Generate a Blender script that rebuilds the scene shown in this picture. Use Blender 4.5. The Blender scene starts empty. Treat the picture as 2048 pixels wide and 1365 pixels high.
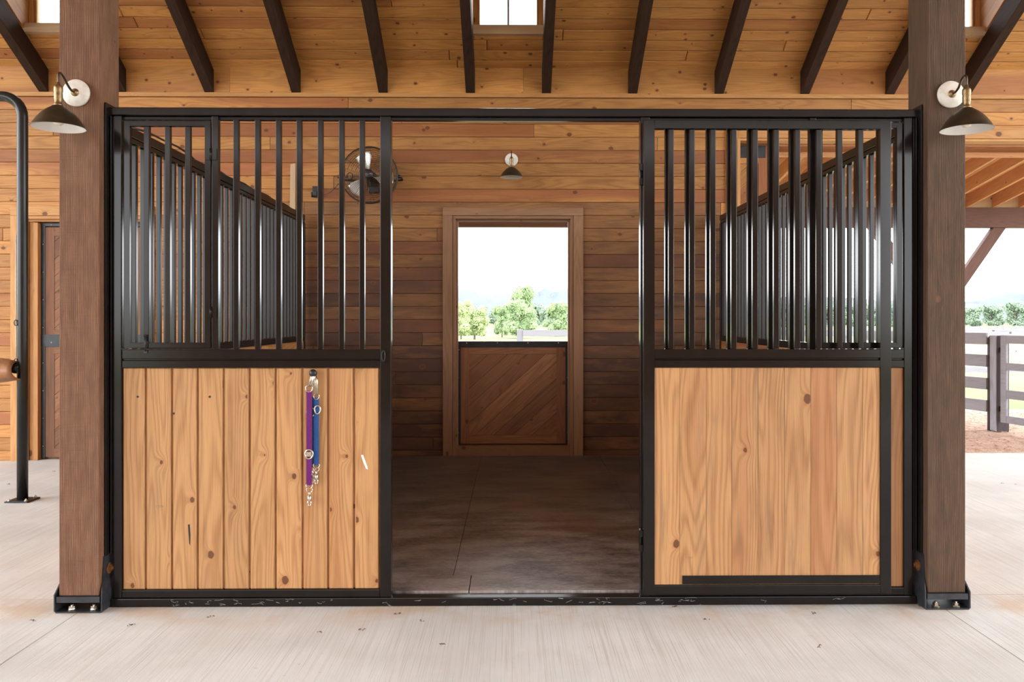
import bpy, math, random
from mathutils import Vector, Matrix
random.seed(7)
C = bpy.context.scene.collection
sc = bpy.context.scene
rad = math.radians

# ------------------------------------------------------------------ camera
PSI = 0.011                       # the lens is turned a touch to the right
F_PX, CX, HY = 1640.0, 1044.0, 640.0
CAMZ = 1.36
cd = bpy.data.cameras.new('camera')
cd.sensor_width = 36.0
cd.lens = F_PX / 2048 * 36.0
cd.shift_x = -(CX - 1024.0) / 2048
cd.shift_y = -(682.5 - HY) / 2048
cd.clip_end = 4000
cam = bpy.data.objects.new('camera', cd)
C.objects.link(cam)
cam.location = (0, 0, CAMZ)
cam.rotation_euler = (math.pi / 2, 0, -PSI)
sc.camera = cam

def P(px, py, Y):
    """point of the place at distance Y (metres, parallel to the stall front) seen at a pixel"""
    u = (px - CX) / F_PX
    v = (HY - py) / F_PX
    t = Y / (math.cos(PSI) - u * math.sin(PSI))
    return Vector((t * (math.sin(PSI) + u * math.cos(PSI)), Y, CAMZ + t * v))
def PX(px, Y): return P(px, 640, Y).x
def PZ(py, Y, px=1026): return P(px, py, Y).z

# ------------------------------------------------------------------ light
w = bpy.data.worlds.new('sky'); sc.world = w
w.use_nodes = True
nt = w.node_tree
bg = nt.nodes['Background']
tc = nt.nodes.new('ShaderNodeTexCoord')
sx = nt.nodes.new('ShaderNodeSeparateXYZ')
cr = nt.nodes.new('ShaderNodeValToRGB')
cr.color_ramp.elements[0].position = 0.0
cr.color_ramp.elements[0].color = (0.96, 0.98, 1.0, 1)
cr.color_ramp.elements[1].position = 0.9
cr.color_ramp.elements[1].color = (0.86, 0.93, 1.0, 1)
nt.links.new(tc.outputs['Generated'], sx.inputs[0])
nt.links.new(sx.outputs['Z'], cr.inputs[0])
nt.links.new(cr.outputs[0], bg.inputs['Color'])
bg.inputs['Strength'].default_value = 2.3

sc.view_settings.view_transform = 'Standard'
sc.view_settings.look = 'None'
sc.view_settings.gamma = 1.0
sc.view_settings.use_curve_mapping = False
sc.view_settings.exposure = 1.95
sc.cycles.max_bounces = 10
sc.cycles.diffuse_bounces = 6
sc.cycles.glossy_bounces = 4
sc.cycles.volume_bounces = 1
sc.cycles.sample_clamp_indirect = 6.0

# ------------------------------------------------------------------ materials
def newmat(name):
    m = bpy.data.materials.new(name); m.use_nodes = True
    t = m.node_tree
    return m, t, t.nodes, t.links, t.nodes['Principled BSDF']

class N:
    """short-hand for building node graphs"""
    def __init__(s, t): s.t = t
    def n(s, kind, **kw):
        x = s.t.nodes.new(kind)
        for k, v in kw.items(): setattr(x, k, v)
        return x
    def put(s, sock, v):
        if isinstance(v, (int, float)): sock.default_value = v
        elif isinstance(v, (tuple, list)):
            sock.default_value = tuple(v) if len(v) == len(sock.default_value) else tuple(v) + (1,)
        else: s.t.links.new(v, sock)
    def m(s, op, a, b=0.0, c=0.0):
        x = s.n('ShaderNodeMath', operation=op)
        s.put(x.inputs[0], a); s.put(x.inputs[1], b); s.put(x.inputs[2], c)
        return x.outputs[0]
    def mix(s, f, a, b, mode='MIX'):
        x = s.n('ShaderNodeMix', data_type='RGBA', blend_type=mode)
        s.put(x.inputs[0], f); s.put(x.inputs[6], a); s.put(x.inputs[7], b)
        return x.outputs[2]
    def ramp(s, f, lo, hi):
        x = s.n('ShaderNodeMapRange', interpolation_type='SMOOTHSTEP')
        s.put(x.inputs[0], f); s.put(x.inputs[1], lo); s.put(x.inputs[2], hi)
        return x.outputs[0]
    def xyz(s, a, b, c=0.0):
        x = s.n('ShaderNodeCombineXYZ')
        s.put(x.inputs[0], a); s.put(x.inputs[1], b); s.put(x.inputs[2], c)
        return x.outputs[0]
    def noise(s, vec, scale=1.0, detail=2.0, rough=0.5, dim='2D'):
        x = s.n('ShaderNodeTexNoise', noise_dimensions=dim)
        s.put(x.inputs['Vector'], vec); x.inputs['Scale'].default_value = scale
        x.inputs['Detail'].default_value = detail; x.inputs['Roughness'].default_value = rough
        return x.outputs[0]

def wood(name, light, dark, red, knots=0.5, rough=0.55, var=0.25, redamt=0.5, ring=0.5, saw=0.0,
         bump=0.25, spec=0.3, knotcol=(0.09, 0.03, 0.012), stain=0.0, darkcol=None, kd=1.0, sat=1.0):
    m, t, ns, L, b = newmat(name)
    g = N(t)
    uv = g.n('ShaderNodeUVMap'); uv.uv_map = 'UVMap'
    s = g.n('ShaderNodeSeparateXYZ'); L.new(uv.outputs[0], s.inputs[0])
    u, v = s.outputs[0], s.outputs[1]
    at = g.n('ShaderNodeAttribute'); at.attribute_name = 'rnd'
    sr = g.n('ShaderNodeSeparateColor'); L.new(at.outputs['Color'], sr.inputs[0])
    r1, r2, r3 = sr.outputs[0], sr.outputs[1], sr.outputs[2]
    vo = g.n('ShaderNodeTexVoronoi', voronoi_dimensions='2D')
    L.new(g.xyz(g.m('MULTIPLY', u, 2.6 * kd), g.m('MULTIPLY', v, 3.4 * kd)), vo.inputs['Vector'])
    vo.inputs['Scale'].default_value = 1.0
    vo.inputs['Randomness'].default_value = 1.0
    vc = g.n('ShaderNodeSeparateColor'); L.new(vo.outputs['Color'], vc.inputs[0])
    d = vo.outputs['Distance']
    size = g.m('MULTIPLY', g.m('MAXIMUM', g.m('SUBTRACT', vc.outputs[0], 1.0 - knots), 0.0), 0.075 / max(knots, 0.01))
    defl = g.m('EXPONENT', g.m('MULTIPLY', g.m('MULTIPLY', d, d), -60.0))
    has = g.ramp(size, 0.0, 0.01)
    warp = g.m('MULTIPLY', g.m('SUBTRACT', g.noise(g.xyz(g.m('MULTIPLY', u, 1.1), g.m('MULTIPLY', v, 3.0)), 1.0, 2), 0.5), 0.05)
    gv = g.m('ADD', g.m('ADD', v, warp), g.m('MULTIPLY', g.m('MULTIPLY', defl, has), 0.035))
    contour = g.noise(g.xyz(g.m('MULTIPLY', u, 0.45), g.m('MULTIPLY', gv, 6.0)), 1.0, 1.0)
    rings = g.m('ADD', g.m('MULTIPLY', g.m('SINE', g.m('MULTIPLY', contour, 95.0)), 0.5), 0.5)
    rings = g.m('POWER', rings, 2.0)
    fine = g.noise(g.xyz(g.m('MULTIPLY', u, 3.0), g.m('MULTIPLY', gv, 260.0)), 1.0, 3.0, 0.65)
    blot = g.noise(g.xyz(g.m('MULTIPLY', u, 2.2), g.m('MULTIPLY', v, 9.0)), 1.0, 3.0, 0.6)
    f = g.m('ADD', g.m('MULTIPLY', rings, ring), g.m('MULTIPLY', g.ramp(fine, 0.35, 0.75), 0.42))
    f = g.m('ADD', f, g.m('MULTIPLY', g.ramp(blot, 0.45, 0.75), 0.28))
    f.node.use_clamp = True
    col = g.mix(f, light, dark)
    redf = g.m('MULTIPLY', g.ramp(g.m('ADD', r2, g.m('MULTIPLY', g.m('SUBTRACT', contour, 0.5), 0.9)), 0.62, 0.92), redamt)
    col = g.mix(redf, col, red)
    bri = g.m('ADD', 1.0 - var * 0.5, g.m('MULTIPLY', r1, var))
    col = g.mix(1.0, col, g.n('ShaderNodeCombineColor').outputs[0], 'MULTIPLY')
    cc = col.node.inputs[7].links[0].from_node
    for i in range(3): L.new(bri, cc.inputs[i])
    if darkcol:
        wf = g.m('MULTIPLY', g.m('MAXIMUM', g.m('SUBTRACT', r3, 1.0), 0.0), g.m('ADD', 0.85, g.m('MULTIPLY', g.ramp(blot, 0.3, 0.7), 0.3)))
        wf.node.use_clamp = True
        col = g.mix(wf, col, darkcol)
    # knots
    dk = g.m('ADD', d, g.m('MULTIPLY', g.m('SUBTRACT', g.noise(g.xyz(u, v), 60.0, 2), 0.5), 0.03))
    core = g.m('SUBTRACT', 1.0, g.ramp(g.m('SUBTRACT', dk, size), 0.0, 0.014))
    core = g.m('MULTIPLY', core, has)
    halo = g.m('MULTIPLY', g.m('MULTIPLY', g.m('SUBTRACT', 1.0, g.ramp(g.m('SUBTRACT', dk, size), 0.0, 0.09)), has), 0.35)
    col = g.mix(halo, col, red)
    col = g.mix(g.m('MULTIPLY', core, 0.85), col, knotcol)
    if stain:
        st = g.ramp(g.noise(g.xyz(g.m('MULTIPLY', u, 1.3), g.m('MULTIPLY', v, 14.0)), 1.0, 4, 0.7), 0.55, 0.8)
        col = g.mix(g.m('MULTIPLY', st, stain), col, (0.20, 0.13, 0.085))
    h = g.m('ADD', g.m('MULTIPLY', fine, 0.6), g.m('MULTIPLY', rings, -0.25))
    if saw:
        sw = g.m('SINE', g.m('ADD', g.m('MULTIPLY', v, 820.0), g.m('MULTIPLY', g.noise(g.xyz(g.m('MULTIPLY', u, 2.0), g.m('MULTIPLY', v, 20.0)), 1.0, 2), 14.0)))
        dust = g.noise(g.xyz(g.m('MULTIPLY', u, 7.0), g.m('MULTIPLY', v, 30.0)), 1.0, 3, 0.6)
        sm = g.m('MULTIPLY', g.ramp(sw, -0.2, 0.9), g.ramp(dust, 0.3, 0.72))
        col = g.mix(g.m('MULTIPLY', sm, saw), col, (0.31, 0.168, 0.092))
        cross = g.noise(g.xyz(g.m('MULTIPLY', u, 330.0), g.m('MULTIPLY', v, 6.0)), 1.0, 2, 0.6)
        col = g.mix(g.m('MULTIPLY', g.ramp(cross, 0.5, 0.75), saw * 0.35), col, (0.06, 0.032, 0.022))
        h = g.m('ADD', h, g.m('MULTIPLY', sw, 0.4))
    L.new(col, b.inputs['Base Color'])
    b.inputs['Roughness'].default_value = rough
    b.inputs['Specular IOR Level'].default_value = spec
    bp = g.n('ShaderNodeBump'); bp.inputs['Strength'].default_value = bump
    bp.inputs['Distance'].default_value = 0.002
    L.new(h, bp.inputs['Height']); L.new(bp.outputs[0], b.inputs['Normal'])
    return m

def plain(name, col, rough=0.5, metal=0.0, spec=0.5, var=0.0, scale=20.0, bump=0.0, col2=None, coat=0.0):
    m, t, ns, L, b = newmat(name)
    g = N(t)
    b.inputs['Roughness'].default_value = rough
    b.inputs['Metallic'].default_value = metal
    b.inputs['Specular IOR Level'].default_value = spec
    b.inputs['Coat Weight'].default_value = coat
    b.inputs['Coat Roughness'].default_value = 0.12
    tcn = g.n('ShaderNodeTexCoord')
    nz = g.noise(tcn.outputs['Object'], scale, 4, 0.6, '3D')
    c2 = col2 or tuple(c * (1 - var) for c in col)
    L.new(g.mix(g.ramp(nz, 0.35, 0.7), col, c2), b.inputs['Base Color'])
    if bump:
        bp = g.n('ShaderNodeBump'); bp.inputs['Strength'].default_value = bump
        bp.inputs['Distance'].default_value = 0.003
        L.new(nz, bp.inputs['Height']); L.new(bp.outputs[0], b.inputs['Normal'])
    return m

MAT = {}
MAT['pine_wall'] = wood('amber_pine', (0.46, 0.215, 0.062), (0.25, 0.095, 0.026), (0.24, 0.075, 0.028), knots=0.45, kd=1.25, ring=0.42, var=0.36, redamt=0.8, darkcol=(0.075, 0.037, 0.024))
MAT['pine_ceiling'] = wood('ceiling_pine', (0.52, 0.245, 0.070), (0.29, 0.115, 0.030), (0.28, 0.09, 0.032), knots=0.62, kd=1.7, ring=0.30, var=0.26, redamt=0.6)
MAT['pine_trim'] = wood('trim_pine', (0.50, 0.255, 0.088), (0.32, 0.14, 0.043), (0.30, 0.11, 0.04), knots=0.35, ring=0.28, var=0.2, redamt=0.35)
MAT['trim_dark'] = wood('dark_door_trim', (0.27, 0.145, 0.078), (0.17, 0.085, 0.043), (0.17, 0.075, 0.04), knots=0.3, kd=1.5, ring=0.28, var=0.15, redamt=0.35)  # darker trim pine, used only around the rear door
MAT['pine_panel'] = wood('panel_pine', (0.50, 0.275, 0.118), (0.295, 0.137, 0.051), (0.34, 0.125, 0.05), knots=0.42, kd=1.45, ring=0.46, var=0.24, redamt=0.35, stain=0.3)
MAT['pine_door'] = wood('door_pine', (0.465, 0.255, 0.112), (0.265, 0.122, 0.047), (0.31, 0.10, 0.038), knots=0.36, kd=1.3, ring=0.50, var=0.22, redamt=0.4, stain=0.55)
MAT['chevron'] = wood('reddish_boards', (0.24, 0.105, 0.045), (0.115, 0.046, 0.021), (0.15, 0.05, 0.025), knots=0.3, kd=1.4, ring=0.4, var=0.5)
MAT['post'] = wood('brown_stained_timber', (0.150, 0.070, 0.037), (0.095, 0.043, 0.023), (0.12, 0.05, 0.027), knots=0.25, kd=.8, ring=0.2, rough=0.75, var=0.1, saw=0.62, bump=0.6, knotcol=(0.04, 0.02, 0.014))
MAT['post2'] = wood('dark_stained_timber', (0.076, 0.042, 0.023), (0.042, 0.023, 0.013), (0.055, 0.028, 0.018), knots=0.25, kd=.8, ring=0.3, rough=0.7, var=0.1, saw=0.22, bump=0.5, knotcol=(0.12, 0.06, 0.035))
MAT['rafter'] = wood('dark_stained_rafter', (0.046, 0.023, 0.015), (0.020, 0.010, 0.007), (0.03, 0.013, 0.009), knots=0.2, ring=0.35, rough=0.7, spec=0.12, var=0.4, saw=0.06, bump=0.5, knotcol=(0.02, 0.01, 0.006))
MAT['rough_pine'] = wood('raw_orange_lumber', (0.66, 0.33, 0.165), (0.50, 0.22, 0.10), (0.45, 0.17, 0.08), knots=0.4, kd=1.5, ring=0.35, var=0.2)
MAT['fence'] = wood('grey_stained_fence', (0.27, 0.255, 0.28), (0.18, 0.17, 0.19), (0.22, 0.20, 0.22), knots=0.2, ring=0.25, rough=0.8, var=0.2, knotcol=(0.05, 0.045, 0.045))
MAT['fence_dark'] = wood('dark_fence_post', (0.075, 0.062, 0.062), (0.045, 0.036, 0.038), (0.06, 0.045, 0.045), knots=0.2, ring=0.3, rough=0.85, var=0.2)
MAT['leanto'] = wood('brown_beam', (0.15, 0.078, 0.062), (0.095, 0.05, 0.04), (0.12, 0.05, 0.038), knots=0.2, ring=0.3, rough=0.7, var=0.1)
MAT['sill'] = wood('pale_sill', (0.50, 0.35, 0.22), (0.38, 0.25, 0.145), (0.4, 0.24, 0.14), knots=0.1, ring=0.2, var=0.1)
MAT['steel'] = plain('black_powder_coat', (0.0125, 0.0098, 0.0088), 0.155, 0, 0.24, 0.25, 8.0)
MAT['shoe'] = plain('dark_grey_steel', (0.035, 0.036, 0.042), 0.5, 0.3, 0.5, 0.5, 30.0, 0.15)
MAT['pipe'] = plain('charcoal_pipe', (0.018, 0.0175, 0.017), 0.24, 0, 0.3, 0.2, 8.0)
MAT['darkmetal'] = plain('dark_edge_metal', (0.03, 0.031, 0.035), 0.42, 0.5, 0.5, 0.3, 15.0)
MAT['rust'] = plain('rusty_bolt', (0.30, 0.125, 0.045), 0.55, 0.6, 0.5, 0.5, 60.0, 0.2)
MAT['rubber'] = None
MAT['brass'] = plain('aged_brass', (0.30, 0.20, 0.10), 0.42, 0.85, 0.5, 0.45, 60.0)
MAT['bronze'] = plain('dark_bronze_shade', (0.070, 0.052, 0.034), 0.36, 0.6, 0.5, 0.35, 14.0)
MAT['bronze_arm'] = plain('bronze_arm', (0.075, 0.045, 0.028), 0.35, 0.7, 0.5, 0.3, 30.0)
MAT['enamel'] = plain('white_enamel', (0.80, 0.78, 0.75), 0.35, 0, 0.5, 0.06, 10.0)
MAT['bplate'] = plain('dusty_white_metal', (0.70, 0.66, 0.61), 0.45, 0, 0.4, 0.1, 28.0, 0.0, (0.58, 0.54, 0.48))
MAT['bulb'] = plain('frosted_bulb', (0.80, 0.72, 0.60), 0.2, 0, 0.5, 0.05)
MAT['nickel'] = plain('nickel_hardware', (0.66, 0.60, 0.50), 0.25, 0.95, 0.5, 0.2, 80.0)
MAT['purple'] = plain('purple_nylon', (0.125, 0.007, 0.125), 0.55, 0, 0.3, 0.25, 160.0, 0.3)
MAT['blue'] = plain('blue_nylon', (0.014, 0.072, 0.25), 0.55, 0, 0.3, 0.25, 160.0, 0.3)
MAT['navy'] = plain('dark_blue_nylon', (0.018, 0.045, 0.12), 0.55, 0, 0.3, 0.25, 160.0, 0.3)
MAT['black_plastic'] = plain('black_plastic', (0.012, 0.012, 0.013), 0.4, 0, 0.5, 0.2)
MAT['fanblade'] = plain('silver_fan_blade', (0.74, 0.73, 0.70), 0.3, 0.55, 0.5, 0.1)
MAT['wire'] = plain('fan_wire', (0.06, 0.045, 0.03), 0.35, 0.6, 0.5, 0.2)
MAT['leather'] = plain('tan_leather', (0.33, 0.15, 0.062), 0.42, 0, 0.5, 0.35, 9.0, 0.2, (0.15, 0.06, 0.03))
MAT['white'] = plain('white_print', (0.8, 0.8, 0.8), 0.5)
MAT['stamp'] = plain('grey_stamp_ink', (0.20, 0.12, 0.07), 0.7)
MAT['bark'] = plain('bark', (0.20, 0.15, 0.11), 0.9, 0, 0.2, 0.4, 6.0, 0.3)
MAT['web'] = plain('cobweb', (0.75, 0.74, 0.72), 0.8)
MAT['debris'] = plain('dry_debris', (0.16, 0.09, 0.05), 0.9, 0, 0.2, 0.5, 90.0)

def leafmat(name, a, b2):
    m, t, ns, L, b = newmat(name); g = N(t)
    oi = g.n('ShaderNodeTexCoord')
    nz = g.noise(oi.outputs['Object'], 0.7, 3, 0.6, '3D')
    col = g.mix(g.ramp(nz, 0.35, 0.65), a, b2)
    L.new(col, b.inputs['Base Color']); b.inputs['Roughness'].default_value = 0.7
    tr = g.n('ShaderNodeBsdfTranslucent'); L.new(col, tr.inputs['Color'])
    mx = g.n('ShaderNodeMixShader'); mx.inputs[0].default_value = 0.35
    L.new(b.outputs[0], mx.inputs[1]); L.new(tr.outputs[0], mx.inputs[2])
    L.new(mx.outputs[0], ns['Material Output'].inputs['Surface'])
    return m
MAT['leaf_a'] = leafmat('green_leaves', (0.25, 0.34, 0.17), (0.34, 0.43, 0.22))
MAT['leaf_b'] = leafmat('yellow_green_leaves', (0.36, 0.43, 0.20), (0.43, 0.50, 0.25))
MAT['leaf_c'] = leafmat('deep_green_leaves', (0.20, 0.27, 0.19), (0.27, 0.34, 0.24))
MAT['hill'] = leafmat('wooded_hill', (0.085, 0.105, 0.115), (0.115, 0.14, 0.145))  # blue-grey of distant haze is painted into this hill colour

def concrete_mat():
    m, t, ns, L, b = newmat('broom_finished_concrete'); g = N(t)
    c = g.n('ShaderNodeTexCoord'); s = g.n('ShaderNodeSeparateXYZ'); L.new(c.outputs['Object'], s.inputs[0])
    x, y = s.outputs[0], s.outputs[1]
    broom = g.noise(g.xyz(g.m('MULTIPLY', x, 230.0), g.m('MULTIPLY', y, 1.6)), 1.0, 3, 0.6)
    br2 = g.noise(g.xyz(g.m('MULTIPLY', x, 38.0), g.m('MULTIPLY', y, 0.7)), 1.0, 2, 0.5)
    grit = g.noise(g.xyz(x, y), 260.0, 3, 0.7)
    blot = g.noise(g.xyz(x, y), 1.4, 5, 0.6)
    dirt = g.noise(g.xyz(g.m('ADD', x, 3.0), y), 3.2, 5, 0.65)
    col = g.mix(g.ramp(blot, 0.3, 0.7), (0.645, 0.645, 0.625), (0.555, 0.552, 0.53))
    col = g.mix(g.m('MULTIPLY', g.ramp(broom, 0.48, 0.76), 0.55), col, (0.36, 0.31, 0.26))
    col = g.mix(g.m('MULTIPLY', g.ramp(br2, 0.55, 0.8), 0.22), col, (0.40, 0.34, 0.28))
    col = g.mix(g.m('MULTIPLY', g.ramp(grit, 0.58, 0.75), 0.28), col, (0.38, 0.33, 0.28))
    # rust-tan run-off along the sill
    near = g.m('SUBTRACT', 1.0, g.ramp(g.m('ABSOLUTE', g.m('SUBTRACT', y, 3.86)), 0.0, 0.28))
    st = g.m('MULTIPLY', g.ramp(dirt, 0.40, 0.70), g.m('ADD', g.m('MULTIPLY', near, 0.5), 0.08))
    col = g.mix(st, col, (0.50, 0.335, 0.19))
    spot = g.n('ShaderNodeTexVoronoi', voronoi_dimensions='2D'); L.new(g.xyz(x, y), spot.inputs['Vector']); spot.inputs['Scale'].default_value = 5.0
    sm = g.m('SUBTRACT', 1.0, g.ramp(g.m('ADD', spot.outputs['Distance'], g.m('MULTIPLY', blot, 0.1)), 0.055, 0.085))
    col = g.mix(g.m('MULTIPLY', sm, 0.25), col, (0.38, 0.27, 0.17))
    L.new(col, b.inputs['Base Color']); b.inputs['Roughness'].default_value = 0.75
    b.inputs['Specular IOR Level'].default_value = 0.3
    bp = g.n('ShaderNodeBump'); bp.inputs['Strength'].default_value = 0.55; bp.inputs['Distance'].default_value = 0.002
    L.new(g.m('ADD', g.m('MULTIPLY', broom, -1.0), g.m('MULTIPLY', grit, 0.3)), bp.inputs['Height']); L.new(bp.outputs[0], b.inputs['Normal'])
    return m
MAT['concrete'] = concrete_mat()

def rubber_mat():
    m, t, ns, L, b = newmat('dusty_rubber_shaded_back'); g = N(t)
    c = g.n('ShaderNodeTexCoord'); s = g.n('ShaderNodeSeparateXYZ'); L.new(c.outputs['Object'], s.inputs[0])
    x, y = s.outputs[0], s.outputs[1]
    n1 = g.noise(g.xyz(g.m('MULTIPLY', x, 2.2), g.m('MULTIPLY', y, 5.0)), 1.0, 6, 0.68)
    n2 = g.noise(g.xyz(g.m('MULTIPLY', x, 30.0), g.m('MULTIPLY', y, 110.0)), 1.0, 4, 0.7)
    n3 = g.noise(g.xyz(x, y), 1.1, 3, 0.5)
    dust = g.m('ADD', g.m('MULTIPLY', g.ramp(n1, 0.3, 0.7), 0.65), g.m('MULTIPLY', g.ramp(n2, 0.4, 0.7), 0.35))
    door = g.m('SUBTRACT', 1.0, g.ramp(g.m('ADD', y, g.m('MULTIPLY', n3, 1.2)), 5.3, 6.9))  # light falloff painted over the dust: paler at the front, darker behind
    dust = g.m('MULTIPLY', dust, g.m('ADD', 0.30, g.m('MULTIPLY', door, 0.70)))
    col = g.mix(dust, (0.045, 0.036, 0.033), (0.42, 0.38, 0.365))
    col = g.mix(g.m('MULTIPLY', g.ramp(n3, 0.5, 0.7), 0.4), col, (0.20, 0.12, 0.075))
    L.new(col, b.inputs['Base Color']); b.inputs['Roughness'].default_value = 0.42
    b.inputs['Specular IOR Level'].default_value = 0.5
    bp = g.n('ShaderNodeBump'); bp.inputs['Strength'].default_value = 0.3; bp.inputs['Distance'].default_value = 0.002
    L.new(n2, bp.inputs['Height']); L.new(bp.outputs[0], b.inputs['Normal'])
    return m
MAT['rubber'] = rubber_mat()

def ground_mat(name, a, b2, c3, s1, s2, bump=0.5, dist=0.02):
    m, t, ns, L, b = newmat(name); g = N(t)
    c = g.n('ShaderNodeTexCoord')
    n1 = g.noise(c.outputs['Object'], s1, 5, 0.65, '3D'); n2 = g.noise(c.outputs['Object'], s2, 4, 0.6, '3D')
    col = g.mix(g.ramp(n1, 0.35, 0.65), a, b2)
    col = g.mix(g.m('MULTIPLY', g.ramp(n2, 0.5, 0.7), 0.7), col, c3)
    L.new(col, b.inputs['Base Color']); b.inputs['Roughness'].default_value = 0.9
    b.inputs['Specular IOR Level'].default_value = 0.1
    bp = g.n('ShaderNodeBump'); bp.inputs['Strength'].default_value = bump; bp.inputs['Distance'].default_value = dist
    L.new(n1, bp.inputs['Height']); L.new(bp.outputs[0], b.inputs['Normal'])
    return m
MAT['mulch'] = ground_mat('wood_chip_mulch', (0.60, 0.42, 0.32), (0.40, 0.25, 0.18), (0.68, 0.53, 0.43), 42.0, 90.0)
MAT['grass'] = ground_mat('pasture_grass', (0.125, 0.145, 0.060), (0.155, 0.165, 0.075), (0.165, 0.165, 0.09), 0.25, 3.0)

m, t, ns, L, b = newmat('window_glass')
b.inputs['Base Color'].default_value = (1, 1, 1, 1)
b.inputs['Transmission Weight'].default_value = 1.0
b.inputs['Roughness'].default_value = 0.0
b.inputs['IOR'].default_value = 1.45
gl = ns.new('ShaderNodeBsdfGlossy'); gl.inputs['Roughness'].default_value = 0.0
tp = ns.new('ShaderNodeBsdfTransparent')
fr = ns.new('ShaderNodeFresnel'); fr.inputs['IOR'].default_value = 1.45
mx = ns.new('ShaderNodeMixShader')
L.new(fr.outputs[0], mx.inputs[0]); L.new(tp.outputs[0], mx.inputs[1]); L.new(gl.outputs[0], mx.inputs[2])
L.new(mx.outputs[0], ns['Material Output'].inputs['Surface'])
MAT['glass'] = m

# ------------------------------------------------------------------ mesh builder
def inset(poly, d):
    n = len(poly); out = []
    for i in range(n):
        p0 = Vector(poly[i - 1]); p1 = Vector(poly[i]); p2 = Vector(poly[(i + 1) % n])
        a = (p1 - p0); c = (p2 - p1)
        if a.length < 1e-6 or c.length < 1e-6: out.append(tuple(p1)); continue
        a.normalize(); c.normalize()
        na = Vector((-a.y, a.x)); nc = Vector((-c.y, c.x))
        k = 1 + na.dot(nc)
        if abs(k) < 0.15: out.append(tuple(p1 + na * d)); continue
        out.append(tuple(p1 + (na + nc) * (d / k)))
    return out

def clip(poly, lo, hi, ax):
    """clip a convex polygon to lo <= coord[ax] <= hi"""
    for sgn, lim in ((1, lo), (-1, -hi)):
        out = []
        for i in range(len(poly)):
            a, c = poly[i - 1], poly[i]
            da, dc = sgn * a[ax] - lim, sgn * c[ax] - lim
            if (da >= 0) != (dc >= 0):
                k = da / (da - dc)
                out.append((a[0] + (c[0] - a[0]) * k, a[1] + (c[1] - a[1]) * k))
            if dc >= 0: out.append(c)
        poly = out
        if len(poly) < 3: return []
    return poly

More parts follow.
